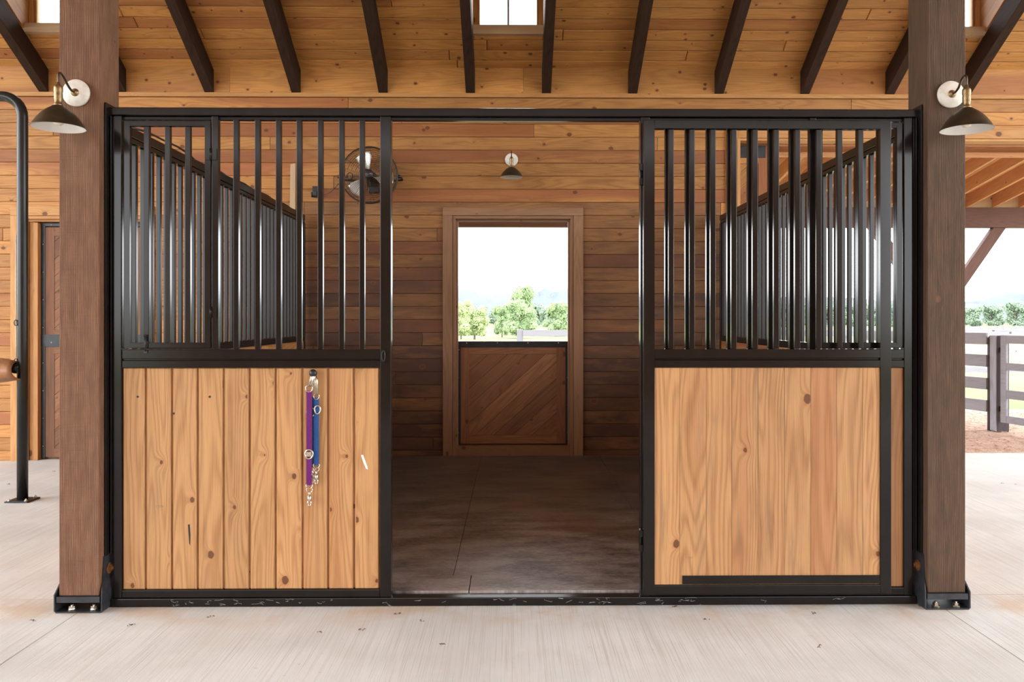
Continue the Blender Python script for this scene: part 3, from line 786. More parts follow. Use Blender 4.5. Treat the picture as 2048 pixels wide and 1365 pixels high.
# lean-to: rafters, deck, beam, posts and braces
YB = 12.5
zbt, zbb = PZ(415, YB, 1990), PZ(455, YB, 1990)
lt = 0.155
def zl(y): return zbt + (YB - y) * lt
g = G(); g.box(-5.2, 9.2, YB, YB + .16, zbb, zbt - .001)
beam = tag(g.build('porch_beam', 'leanto', bevel=0.006), 'long brown timber beam carrying the outer edge of the open porch roof', 'beam')
g = G()
plank_field(g, (0, YB + .5, zl(YB + .5) + .25), (1, 0, 0), Vector((0, -1, lt)).normalized(), Vector((0, -lt, -1)).normalized(), -5.2, 9.2, 0, 4.8, 0.14, .02, .0015, .001)
structure(g.build('ceiling_porch', 'rough_pine'))
g = G(); g.box(-5.2, 9.2, YB + .02, YB + .06, zbt + .0, zl(YB) + .235)
structure(g.build('trim_6', 'sill'))
g = G(); off, r = g.rndoff()
pr = [(8.36, zl(8.36)), (YB + .45, zl(YB + .45)), (YB + .45, zl(YB + .45) + .19), (8.36, zl(8.36) + .19)]
g.slab(pr, (-.019, 0, 0), (0, 1, 0), (0, 0, 1), (1, 0, 0), .038, 0, (-1, lt))
lr = g.build('porch_rafter', 'rough_pine', bevel=0.001)
xk = PX(1988, YB); n = -14; fr_ = True
xs2 = [xk + k * .412 for k in range(-10, 4)]
for k, X in enumerate(xs2):
    o = lr if k == 0 else lr.copy()
    if k: C.objects.link(o)
    o.location = (X, 0, 0)
    tag(o, 'orange lumber rafter under the porch roof beyond the wide opening', 'rafter', 'porch rafters')
def post_brace(X, lab):
    t_ = thing('porch_post', (X, YB + .08, 0), lab, 'post')
    g = G(); g.box(X - .095, X + .095, YB + .0, YB + .16, -.06, zbb - .001); g.build('post', 'leanto', t_, 0.005)
    for s_ in (-1, 1):
        g = G()
        top = Vector((X + s_ * .86, YB + .08, zbb)); bot = Vector((X + s_ * .08, YB + .08, zbb - 1.12))
        d = (top - bot).normalized(); nrm = Vector((d.z, 0, -d.x)) * s_
        a = [bot + nrm * .0 - Vector((0, .05, 0)), top - Vector((0, .05, 0)), top + Vector((s_ * .20, -.05, 0)), bot + Vector((0, -.05, -.28))]
        b3 = [p + Vector((0, .1, 0)) for p in a]
        g.face(a, d); g.face(b3[::-1], d)
        for i in range(4):
            j = (i + 1) % 4; g.face([a[j], a[i], b3[i], b3[j]], d)
        g.build('brace', 'leanto', t_, 0.004)
post_brace(PX(1878, YB), 'brown porch post hidden behind the right timber post, its diagonal braces showing')

# fences
def board(g, a, c, z0, z1, th=.028, M=None):
    a, c = Vector(a), Vector(c); d = (c - a).normalized(); n = Vector((-d.y, d.x, 0)) * th / 2
    q = [a + n, c + n, c - n, a - n]; off, r = g.rndoff()
    lo = [Vector((p.x, p.y, p.z + z0)) for p in q]; hi = [Vector((p.x, p.y, p.z + z1)) for p in q]
    g.face(lo, d, off, r); g.face(hi[::-1], d, off, r)
    for i in range(4):
        j = (i + 1) % 4; g.face([lo[j], lo[i], hi[i], hi[j]], d, off, r)
p0 = Vector((PX(1983, 9.87), 9.87, 0)); dr = Vector((-.09, .32, 0)).normalized()
nf = thing('board_fence', tuple(p0), 'grey board fence running away from the gate post beyond the wide opening', 'fence')
g = G(); g.tube([p0 + Vector((0, 0, .005)), p0 + Vector((0, 0, 1.13)), p0 + Vector((0, 0, 1.16))], [.046, .044, .030], 14); g.build('round_post', 'fence_dark', nf)
p1 = p0 + dr * 2.4
for k, (za, zb_) in enumerate(((1.06, 1.20), (.79, .935), (.515, .655), (.245, .385))):
    g = G(); board(g, p0 + dr * .0 + Vector((-.055, 0.0, 0)), p1 + Vector((-.055, .0, 0)), za, zb_); g.build('rail', 'fence', nf, 0.002)
for q in (2.4,):
    g = G(); pp = p0 + dr * q; g.tube([pp + Vector((0, 0, .0)), pp + Vector((0, 0, 1.2))], .055, 12); g.build('post', 'fence_dark', nf)
# gate post and gate
gp = P(2006, 867, 9.72); gp.z = 0
gt = thing('gate_post', (gp.x, gp.y, 0), 'square dark wooden post carrying the open grey gate', 'post')
g = G(); g.box(gp.x - .075, gp.x + .075, gp.y - .0, gp.y + .13, .005, 1.17); g.build('post', 'fence_dark', gt, .004)
g = G(); g.box(gp.x - .085, gp.x - .076, gp.y + .0, gp.y + .13, 0.03, 1.17); g.build('edge_board', 'fence', gt)
ga = Vector((gp.x - .035, gp.y - .03, 0)); gd = Vector((.10, -.50, 0)).normalized(); gb = ga + gd * 1.9
gate = thing('paddock_gate', (ga.x, ga.y, .14), 'grey wooden board gate hanging open from the square gate post', 'gate')
for za, zb_ in ((1.08, 1.175), (.765, .85), (.43, .53), (.14, .225)):
    g = G(); board(g, ga, gb, za, zb_, .03); g.build('rail', 'fence', gate, .002)
for a, c in ((ga, ga + gd * .085), (gb - gd * .085, gb)):
    g = G(); board(g, a, c, .14, 1.175, .034); g.build('stile', 'fence', gate, .002)
for z in (.30, 1.0):
    g = G(); g.box(ga.x - .005, ga.x + .012, ga.y - .0, ga.y + .029, z - .03, z + .03); g.build('hinge', 'darkmetal', gate)
# cross fence at 18 m
YX = 18.0; zg = terr(YX)
cf = thing('board_fence', (7, YX, zg), 'distant three-rail fence crossing the pasture, its end post seen through the back door', 'fence')
for k in range(7):
    X = PX(1040, YX) + k * 2.4
    g = G(); g.box(X - .07, X + .07, YX - .07, YX + .07, zg - .05, 1.145); g.build('post', 'fence', cf, .004)
for za, zb_ in ((1.0, 1.135), (.61, .74), (.20, .33)):
    g = G(); g.box(PX(1046, YX), PX(1046, YX) + 14.4, YX - .10, YX - .072, za, zb_); g.build('rail', 'fence', cf, .002)
# far fence
YY = 215.0
ff = thing('board_fence', (110, YY, terr(YY)), 'tiny far fence along the pasture edge right of the timber post', 'fence')
f0 = Vector((92, YY + 6, terr(YY + 6))); f1 = Vector((150, YY - 20, terr(YY - 20) + .9))
nn = 26
for k in range(nn):
    p = f0.lerp(f1, k / (nn - 1)); g = G(); g.box(p.x - .22, p.x + .22, p.y - .15, p.y + .15, p.z - .1, p.z + 1.75); g.build('post', 'fence', ff)
for za in (.35, .9, 1.4):
    g = G(); board(g, f0, f1, za, za + .22, .1); g.build('rail', 'fence', ff)

# trees
def tree(name, mat, H, R, seed, leafn=4200, ls=.30, trunk=.16, low=.18):
    rs = random.Random(seed)
    root = bpy.data.objects.new(name, None); C.objects.link(root); root['org'] = (0, 0, 0)
    g = G(); g.tube([(0, 0, -.3), (.05, 0, H * .22), (-.08, .05, H * .5), (0, 0, H * .75)], [H * .028, H * .02, H * .014, H * .006], 8)
    for k in range(6):
        a = k * 1.05 + rs.random(); z = H * (.22 + .05 * k)
        g.tube([(0, 0, z), (math.cos(a) * R * .3, math.sin(a) * R * .3, z + H * .12), (math.cos(a) * R * .6, math.sin(a) * R * .6, z + H * .22)], [H * .012, H * .008, H * .003], 5)
    g.build('trunk', 'bark', root)
    clumps = []
    for k in range(26):
        a = rs.uniform(0, 2 * math.pi); h = rs.uniform(low, .92)
        rr = R * math.sqrt(max(0.05, 1 - ((h - .52) / .50) ** 2)) * rs.uniform(.25, .78)
        clumps.append((Vector((math.cos(a) * rr, math.sin(a) * rr, H * h)), R * rs.uniform(.24, .40)))
    g = G()
    for k in range(leafn):
        c, r = rs.choice(clumps)
        d = Vector((rs.gauss(0, 1), rs.gauss(0, 1), rs.gauss(0, 1))).normalized()
        p = c + d * r * rs.uniform(.75, 1.06); p.z = max(p.z, H * low * .6)
        n = (d + Vector((rs.uniform(-.6, .6), rs.uniform(-.6, .6), rs.uniform(-.2, .8)))).normalized()
        t1 = n.orthogonal().normalized(); t1 = Matrix.Rotation(rs.uniform(0, 6.28), 3, n) @ t1; t2 = n.cross(t1); s_ = ls * rs.uniform(.6, 1.3)
        g.face([p - t1 * s_ * .6, p - t2 * s_ * .35, p + t1 * s_ * .6, p + t2 * s_ * .35])
    for c, r in clumps:   # inner leaf mass, so that the sky does not show through the heart of the crown
        for _ in range(34):
            d = Vector((rs.gauss(0, 1), rs.gauss(0, 1), rs.gauss(0, 1))).normalized(); p = c + d * r * .55; t1 = d.orthogonal().normalized(); t2 = d.cross(t1); s_ = r * .42
            g.face([p - t1 * s_, p - t2 * s_, p + t1 * s_, p + t2 * s_])
    g.build('crown', mat, root, weld=False)
    return root
def put(root, px, pybase, D, pytop, lab, H0, cat='tree', group=None, rz=0.0, wide=1.0):
    p = P(px, pybase, D); z = terr(D); top = P(px, pytop, D).z
    s_ = (top - z) / H0
    root.location = (p.x, D, z); root.scale = (s_ * wide, s_ * wide, s_); root.rotation_euler = (0, 0, rz)
    tag(root, lab, cat, group); return root
ta = tree('pasture_tree', 'leaf_b', 8.0, 3.3, 1)
put(ta, 949, 678, 150, 601, 'round yellow-green tree with a bare trunk, second from left in the back doorway', 8.0)
tb = tree('pasture_tree', 'leaf_a', 8.0, 4.2, 2, low=.12)
put(tb, 1040, 674, 165, 603, 'broad green tree in the middle of the back doorway', 8.0, wide=1.1)
tc_ = copy_tree(ta); put(tc_, 922, 678, 156, 606, 'small tree cut by the left edge of the back doorway', 8.0, rz=1.3, wide=.85)
td = copy_tree(tb); put(td, 1041, 672, 205, 573, 'tall yellowish tree rising behind the broad green one', 8.0, rz=2.4, wide=.78)
te = copy_tree(tb); put(te, 1004, 674, 175, 612, 'green tree left of the broad one, its pale trunk showing', 8.0, rz=.9, wide=.72)
tf = copy_tree(tb); put(tf, 1112, 668, 185, 606, 'pale green tree right of centre behind the fence rail', 8.0, rz=2.0, wide=.95)
tg = tree('distant_tree', 'leaf_c', 9.0, 5.2, 5, leafn=1500, ls=.75, low=.06)
fl = [(px, 380 + 34 * (int(px / 26) % 3), random.uniform(606, 616)) for px in range(886, 1160, 26)] + \
     [(px, 380 + 34 * (int(px / 26) % 3), random.uniform(602, 616)) for px in range(1560, 2075, 26)]
for k, (px, D, pt) in enumerate(fl):
    o = tg if k == 0 else copy_tree(tg)
    lab = 'distant green tree of the wooded line behind the back doorway trees' if px < 1300 else 'distant green tree of the wooded line beyond the right-hand pasture'
    put(o, px + random.uniform(-5, 5), 645, D, pt, lab, 9.0, group='distant trees in the back doorway' if px < 1300 else 'distant trees beyond the right pasture', rz=random.uniform(0, 6), wide=random.uniform(.9, 1.3))
# hills: bumpy wooded ridge
g = G(); DH = 760; nX = 260; rows = 7
rs = random.Random(3)
def ridge(px):
    pts = [(-600, 590), (700, 590), (860, 560), (915, 573), (985, 592), (1010, 588), (1060, 580), (1134, 576), (1400, 590), (1700, 600), (1900, 608), (1950, 604), (1990, 592), (2050, 590), (2300, 580), (2700, 600)]
    for (a, ya), (c, yc) in zip(pts, pts[1:]):
        if px <= c: return ya + (yc - ya) * (px - a) / (c - a)
    return 600
prev = None
jit = [rs.uniform(-2.2, 2.2) for _ in range(nX + 1)]
for r_ in range(rows + 1):
    k = r_ / rows; line = []
    for i in range(nX + 1):
        px = -500 + 3100 * i / nX
        top = P(px, ridge(px) + jit[i], DH).z; x = P(px, 600, DH).x
        line.append(Vector((x, DH - 160 * (1 - k) + rs.uniform(-6, 6), -1 + (top + 1) * math.sin(k * math.pi / 2) + (rs.uniform(-1.6, 1.6) if 0 < r_ < rows else 0))))
    if prev:
        for i in range(nX): g.face([prev[i], prev[i + 1], line[i + 1], line[i]], smooth=True)
    prev = line
line = [p + Vector((0, 160, -p.z - 2)) for p in prev]
for i in range(nX): g.face([prev[i], prev[i + 1], line[i + 1], line[i]], smooth=True)
structure(g.build('hills', 'hill'))

# ================================================================== stall front
XL, XR = PX(227, YF), PX(1825, YF)
ZT = PZ(217, YF)
sf = thing('stall_front', (0, YF, 0), 'black steel frame of the horse stall standing between the two timber posts', 'stall frame')
pLx1, pRx0 = PX(199, 3.83), PX(1855, 3.83)          # inner faces of the posts
g = G(); g.box(pLx1 + .002, pRx0 - .002, YF - .005, YF + .055, PZ(233, YF), ZT); g.build('top_beam', 'steel', sf, 0.004)
g = G(); g.box(XL + .03, XR - .03, YF + .018, YF + .044, PZ(240, YF), PZ(233, YF) - .001); g.build('beam_lip', 'steel', sf, 0.002)
g = G(); g.box(pLx1 + .020, pRx0 - .020, YF - .008, YF + .055, 0.001, .041); g.build('sill', 'steel', sf, 0.004)
for a, c in ((227, 243), (1808, 1825)):
    g = G(); g.box(PX(a, YF), PX(c, YF), YF, YF + .04, .0415, PZ(233, YF) - .001); g.build('end_stile', 'steel', sf, 0.003)
JL, JR = (PX(760, YF), PX(782, YF)), (PX(1281, YF), PX(1300, YF))
for a, c in (JL, JR):
    g = G(); g.box(a, c, YF, YF + .05, .0415, PZ(233, YF) - .001); g.build('door_jamb', 'steel', sf, 0.003)
for s_, xo, xi in ((1, pLx1, XL), (-1, pRx0, XR)):
    g = G()
    g.box(xo + s_ * .002, xo + s_ * .010, YF - .03, YF + .08, .252, PZ(210, YF)); g.box(xo + s_ * .0105, xo + s_ * .029, YF + .008, YF + .05, .252, PZ(233, YF) - .002)
    g.box(xo + s_ * .018, xo + s_ * .0225, YF - .006, YF + .0075, .252, PZ(233, YF) - .002)
    g.build('mounting_channel', 'steel', sf, 0.002)
g = G(); xa = PX(767, YF)
g.box(xa - .008, xa + .010, YF - .004, YF - .0005, PZ(727, YF), PZ(697, YF)); g.build('strike_plate', 'steel', sf, .001)
g = G(); g.ring((xa + .001, YF - .012, PZ(712, YF)), (0, 1, 0), .008, .0022, 16, 6, 1, 3.2); g.build('latch_loop', 'shoe', sf)

ZM0, ZM1, ZM2, ZM3 = PZ(736, YF), PZ(721, YF), PZ(718, YF), PZ(699, YF)
def wood_boards(g, xs, z0, z1, Y, t, ch, gap):
    if gap > .005: g.box(xs[0] + .001, xs[-1] - .001, Y + .012, Y + .029, z0 + .001, z1 - .001, (0, 0, 1))
    for a, c in zip(xs, xs[1:]):
        g.slab([(a + gap / 2, z0), (c - gap / 2, z0), (c - gap / 2, z1), (a + gap / 2, z1)], (0, Y + t, 0), (1, 0, 0), (0, 0, 1), (0, -1, 0), t, ch, (0, 1))
def fixed_panel(mir, lab):
    Xc = (XL + XR)
    fx = (lambda x: x) if not mir else (lambda x: Xc - x)
    x_in = PX(760, YF) if not mir else XL + XR - JR[1]
    t_ = thing('grille_panel', (fx((XL + x_in) / 2), YF, .042), lab, 'stall panel')
    x0 = PX(243.5, YF)
    def bx(g, a, c, y0, y1, z0, z1): g.box(fx(a), fx(c), y0, y1, z0, z1)
    for nm, z0, z1 in (('grille_rail', ZM2, ZM3), ('panel_channel', ZM0, ZM1), ('bottom_channel', .0425, PZ(1179, YF))):
        g = G(); bx(g, x0, x_in - .001, YF, YF + .04, z0, z1); g.build(nm, 'steel', t_, .003)
    g = G(); bx(g, x0, x_in - .001, YF + .012, YF + .03, ZM1 + .0005, ZM2 - .0005); g.build('filler_strip', 'steel', t_)
    ztop = PZ(240, YF) - .001
    g = G(); bx(g, PX(423, YF), PX(436, YF), YF + .002, YF + .034, ZM3 + .001, PZ(233, YF) - .002); g.build('gate_post', 'steel', t_, .002)
    for c in (471, 514, 556, 597.5, 640, 682.5, 723.5):
        if mir and fx(PX(c, YF)) < JR[1] + .03: continue
        g = G(); xc = PX(c, YF); bx(g, xc - .0125, xc + .0125, YF + .004, YF + .029, ZM3 + .001, ztop if not mir else ztop); g.build('bar', 'steel', t_, .0025)
    # little hinged feed gate
    a, c = PX(247, YF), PX(421, YF); zb, zt = PZ(696.5, YF), PZ(243, YF)
    g = G()
    bx(g, a, a + .026, YF + .002, YF + .028, zb, zt); bx(g, c - .026, c, YF + .002, YF + .028, zb, zt)
    bx(g, a + .026, c - .026, YF + .002, YF + .028, zt - .026, zt); bx(g, a + .026, c - .026, YF + .002, YF + .028, zb, zb + .026)
    fg = g.build('feed_gate', 'steel', t_, .002)
    for q in (292, 334, 374.5):
        g = G(); xc = PX(q, YF); bx(g, xc - .0125, xc + .0125, YF + .003, YF + .027, zb + .027, zt - .027); g.build('gate_bar', 'steel', fg, .002)
    for zc in (PZ(310, YF), PZ(625, YF)):
        g = G(); xh = PX(422, YF); bx(g, xh - .026, xh - .004, YF - .004, YF + .001, zc - .027, zc + .027); bx(g, xh + .004, xh + .028, YF - .004, YF + .001, zc - .027, zc + .027)
        g.tube([(fx(xh), YF - .006, zc - .027), (fx(xh), YF - .006, zc + .027)], .0055, 10); g.build('gate_hinge', 'steel', fg)
    g = G(); xl = PX(292, YF); g.tube([(fx(xl), YF - .008, PZ(703, YF)), (fx(xl), YF - .008, PZ(672, YF))], .0045, 8)
    g.tube([(fx(xl), YF - .008, PZ(672, YF)), (fx(xl + .008), YF - .014, PZ(671, YF)), (fx(xl - .006), YF - .02, PZ(671, YF))], .004, 8)
    bx(g, xl - .008, xl + .008, YF - .005, YF + .001, PZ(695, YF), PZ(683, YF)); bx(g, xl - .008, xl + .008, YF - .006, YF - .001, PZ(706, YF), PZ(700, YF)); g.build('gate_latch', 'black_plastic', fg)
    # boards
    px = [243.5, 291, 343.5, 395, 447, 499, 551, 605, 656, 708, 759]
    g = G(); xs = [fx(PX(p, YF + .012)) for p in px]
    xs[-1] = fx(x_in - .002)
    if mir: xs = xs[::-1]
    wood_boards(g, xs, PZ(1179, YF) + .0005, ZM0 - .0005, YF + .012, .03, .004, .0105 if not mir else .001)
    wp = g.build('wood_panel', 'pine_panel', t_)
    g = G(); bx(g, x0 + .001, x_in - .003, YF + .0425, YF + .05, .045, ZM3); g.build('backing_sheet', 'chevron', t_)
    if not mir:
        for q, r_ in ((275.5, 794), (347.5, 827.5), (419.5, 794)):
            g = G(); p = P(q, r_, YF + .012); g.lathe([(.0052, 0), (.0052, .002), (.0018, .0024), (0, .001)], p, (0, -1, 0), 12); g.build('screw', 'shoe', wp)
    g = G()
    return t_
fp = fixed_panel(False, 'left stall panel, black steel grille above vertical honey-coloured boards')
fixed_panel(True, 'right fixed stall panel mostly covered by the swung-back door')

def stamp(txt, px, py, Y, h, parent, rz=0):
    cu = bpy.data.curves.new('grade_stamp', 'FONT'); cu.body = txt; cu.size = h; cu.align_x = 'CENTER'; cu.align_y = 'CENTER'; cu.extrude = .0001
    tmp = bpy.data.objects.new('grade_stamp', cu); C.objects.link(tmp)
    dg = bpy.context.evaluated_depsgraph_get(); me = bpy.data.meshes.new_from_object(tmp.evaluated_get(dg))
    bpy.data.objects.remove(tmp)
    p = P(px, py, Y); me.transform(Matrix.Translation(p) @ Matrix.Rotation(rz, 4, 'Y') @ Matrix.Rotation(math.pi / 2, 4, 'X'))
    me.materials.clear(); me.materials.append(MAT['stamp'])
    o = bpy.data.objects.new('grade_stamp', me); C.objects.link(o); o.parent = parent
    o.matrix_parent_inverse = Matrix.Translation(-Vector(parent.get('org', (0, 0, 0))))
    return o
def mark(name, pts, Y, mat, parent):
    g = G(); q = [P(a, c, Y) for a, c in pts]; g.slab([(p.x, p.z) for p in q], (0, Y - .0001, 0), (1, 0, 0), (0, 0, 1), (0, -1, 0), .0004); return g.build(name, mat, parent)
mark('scratch', [(722, 911), (726, 910), (735, 934), (736, 940), (732, 938), (726, 924)], YF + .012, 'web', fp)
mark('crack', [(376, 1050), (379.5, 1049), (381, 1070), (380.5, 1092), (378.5, 1088), (377, 1068)], YF + .012, 'black_plastic', fp)
stamp('NO.1', 319, 1013, YF + .0117, .016, fp, math.pi)

# ---- the stall door, swung back flat over the right panel
YDr = 3.85
dx0, dx1 = PX(1287, YDr), PX(1783, YDr); dz0, dz1 = PZ(1191, YDr), PZ(239, YDr)
sdoor = thing('stall_door', (dx0, YDr, dz0), 'black steel stall door with tight pine boards, swung open over the right panel', 'stall door')
sw = PX(1308, YDr) - dx0
g = G(); g.box(dx0, dx0 + sw, YDr, YDr + .038, dz0, dz1); g.box(dx1 - sw, dx1, YDr, YDr + .038, dz0, dz1)
g.box(dx0 + sw, dx1 - sw, YDr, YDr + .038, PZ(256.5, YDr), dz1); g.box(dx0 + sw, dx1 - sw, YDr, YDr + .038, dz0, PZ(1173, YDr))
g.build('door_frame', 'steel', sdoor, .003)
for nm, a, c in (('grille_rail', 717, 699), ('panel_channel', 736, 721)):
    g = G(); g.box(dx0 + sw + .0005, dx1 - sw - .0005, YDr + .001, YDr + .036, PZ(a, YDr), PZ(c, YDr)); g.build(nm, 'steel', sdoor, .003)
g = G(); g.box(dx0 + sw + .001, dx1 - sw - .001, YDr + .012, YDr + .03, PZ(720.5, YDr), PZ(717.5, YDr)); g.build('filler_strip', 'steel', sdoor)
for c in (1343, 1385, 1427, 1469, 1511.5, 1554, 1596.5, 1639, 1681, 1723):
    g = G(); xc = PX(c, YDr); g.box(xc - .0125, xc + .0125, YDr + .006, YDr + .031, PZ(698.5, YDr), PZ(257, YDr)); g.build('bar', 'steel', sdoor, .0025)
g = G(); xs = [dx0 + sw + .001] + [PX(p, YDr) for p in (1360, 1413, 1464.5, 1517, 1570, 1623, 1675, 1727)] + [dx1 - sw - .001]
wood_boards(g, xs, PZ(1172.5, YDr), PZ(736.5, YDr), YDr + .008, .022, .0012, .0008); wp2 = g.build('wood_panel', 'pine_door', sdoor)
g = G(); g.box(PX(1365, YDr), dx1 - sw - .001, YDr + .002, YDr + .007, PZ(1171, YDr), PZ(1154, YDr)); g.build('bottom_angle', 'steel', sdoor, .001)
for zc in (PZ(347, YDr), PZ(1085, YDr)):
    g = G(); g.tube([(dx0 - .009, YDr + .03, zc - .052), (dx0 - .009, YDr + .03, zc + .052)], .0085, 12)
    g.box(dx0 - .016, dx0 - .001, YDr + .012, YDr + .03, zc - .05, zc - .018); g.box(dx0 - .016, dx0 - .001, YDr + .012, YDr + .03, zc + .018, zc + .05)
    g.build('hinge', 'steel', sdoor, .001)
stamp('NO', 1381, 1116, YDr + .0077, .012, sdoor)

# ================================================================== stall partitions
def partition(s_, lab):
    xc = s_ * 2.02; t_ = thing('stall_partition', (xc, 6, 0), lab, 'stall partition')
    y0, y1 = 4.03, YW - .045
    g = G(); g.box(xc - .024, xc + .024, y0, y1, 2.318, 2.368); g.build('top_rail', 'steel', t_, .003)
    g = G(); g.box(xc - .018, xc + .018, y0, y1, 2.292, 2.317); g.build('under_rail', 'steel', t_, .002)
    g = G(); g.box(xc - .024, xc + .024, y0, y1, 1.155, 1.205); g.build('bottom_rail', 'steel', t_, .003)
    y = y0 + .06
    while y < y1 - .06:
        g = G(); g.box(xc - .0125, xc + .0125, y, y + .025, 1.2055, 2.2915); g.build('bar', 'steel', t_, .0025); y += .1
    for a, c in ((y0 - .0, y0 + .03), (y1 - .04, y1)):
        g = G(); g.box(xc - .026, xc + .026, a, c, .003, 1.154); g.box(xc - .026, xc + .026, a, c, 1.2055, 2.2915); g.build('end_post', 'steel', t_, .003)
    g = G()
    plank_field(g, (xc - .017, 0, 0), (0, 1, 0), (0, 0, 1), (1, 0, 0), y0 + .031, y1 - .041, .003, 1.154, .127, .034, .002, .001)
    g.build('wood_panel', 'pine_wall', t_)
    return t_
partition(-1, 'left stall side partition of black bars over pine boards')
partition(1, 'right stall side partition of black bars, bright pasture showing between them')
g = G()
pts = []
for k in range(24):
    y = 4.35 + (YW - 4.5) * k / 23; pts.append((-2.02 + .012 * math.sin(k * 1.7), y, 2.376 + (.028 * math.sin((y - 4.35) / .9 * math.pi) if y < 5.25 else .003)))
g.tube(pts, .006, 8)
tag(g.build('power_cable', 'black_plastic'), 'thin black cable lying along the top rail of the left partition', 'cable')
# loose stick leaning beside the partition
g = G(); a = P(581, 424, 7.88); c = P(586, 327, 7.92)
g.slab([(a.x - .028, 1.25), (a.x + .03, 1.25), (c.x + .026, c.z), (c.x - .022, c.z - .01)], (0, YW - .024, 0), (1, 0, 0), (0, 0, 1), (0, -1, 0), .02, .001, (0, 1))
tag(g.build('wood_stake', 'sill'), 'pale wooden stake standing against the back wall near the left partition', 'stake')

# ---- rubber mats
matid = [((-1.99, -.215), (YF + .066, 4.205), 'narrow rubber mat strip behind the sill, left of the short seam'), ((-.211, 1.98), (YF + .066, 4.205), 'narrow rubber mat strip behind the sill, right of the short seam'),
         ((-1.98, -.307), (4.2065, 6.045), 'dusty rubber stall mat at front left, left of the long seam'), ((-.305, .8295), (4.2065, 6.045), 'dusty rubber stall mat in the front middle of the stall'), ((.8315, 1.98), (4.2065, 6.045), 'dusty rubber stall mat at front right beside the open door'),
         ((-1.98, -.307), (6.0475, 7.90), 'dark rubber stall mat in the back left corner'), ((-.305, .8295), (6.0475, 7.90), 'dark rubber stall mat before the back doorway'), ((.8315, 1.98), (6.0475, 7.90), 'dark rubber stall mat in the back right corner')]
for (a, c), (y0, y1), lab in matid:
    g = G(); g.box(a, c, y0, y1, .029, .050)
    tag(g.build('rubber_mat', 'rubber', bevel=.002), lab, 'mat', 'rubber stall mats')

# ================================================================== timber posts
def hexbolt(g, O, ax, R=.016, h=.012, wr=.026):
    g.lathe([(0, 0), (wr, 0), (wr, .004), (0, .004)], O, ax, 20, True)
    O2 = Vector(O) + Vector(ax) * .004
    g.lathe([(R, 0), (R, h), (0, h)], O2, ax, 6, True); g.lathe([(R * .5, h), (R * .5, h + .006), (0, h + .006)], O2, ax, 12, True)
def timber_post(xa, xb, mat, lab, zc):
    t_ = thing('timber_post', ((xa + xb) / 2, 3.925, 0), lab, 'post', 'timber posts')
    y0, y1 = 3.83, 4.02
    g = G(); g.box(xa, xb, y0, y1, .077, ZR0 + (YW - 4.02) * TH - .01); g.build('post', mat, t_, .004)
    g = G()
    fl_ = .012
    g.box(xa - fl_, xb + fl_, y0 - .012, y1 + .012, .001, .007); g.box(xa - .006, xb + .006, y0 - .012, y1 + .012, .049, .076)
    for X, s_ in ((xa, -1), (xb, 1)):
        q = [(0, .007), (0, .10), (0, .14), (0, .24)]
        # side plate that flares at the foot
        off = [.012, .012, .001, .001]; zz = [.007, .085, .135, .25]; wd = [.107, .107, .075, .062]
        ym = (y0 + y1) / 2 - .0
        for i in range(3):
            A0 = [Vector((X + s_ * off[i], ym - wd[i], zz[i])), Vector((X + s_ * off[i], ym + wd[i], zz[i])), Vector((X + s_ * off[i + 1], ym + wd[i + 1], zz[i + 1])), Vector((X + s_ * off[i + 1], ym - wd[i + 1], zz[i + 1]))]
            B0 = [p + Vector((s_ * .006, 0, 0)) for p in A0]
            g.face(A0); g.face(B0[::-1])
            for k in range(4):
                j = (k + 1) % 4; g.face([A0[j], A0[k], B0[k], B0[j]])
    sh = g.build('post_shoe', 'shoe', t_)
    for X, s_ in ((xa, -1), (xb, 1)):
        g = G(); hexbolt(g, (X + s_ * .008, (y0 + y1) / 2 - .02, .185), (s_, 0, 0)); g.build('bolt', 'rust', sh)
    for X in (xa + .05, xb - .035):
        g = G(); hexbolt(g, (X, y0 + .02, .008), (0, 0, 1), .0145, .013, .019); g.build('anchor_bolt', 'nickel', sh)
    return t_
timber_post(PX(118, 3.83), pLx1, 'post', 'left timber post, rough sawn and reddish brown, with a lamp on it', 0)
timber_post(pRx0, PX(1931, 3.83), 'post2', 'right timber post, darker smooth brown, with a lamp on it', 0)

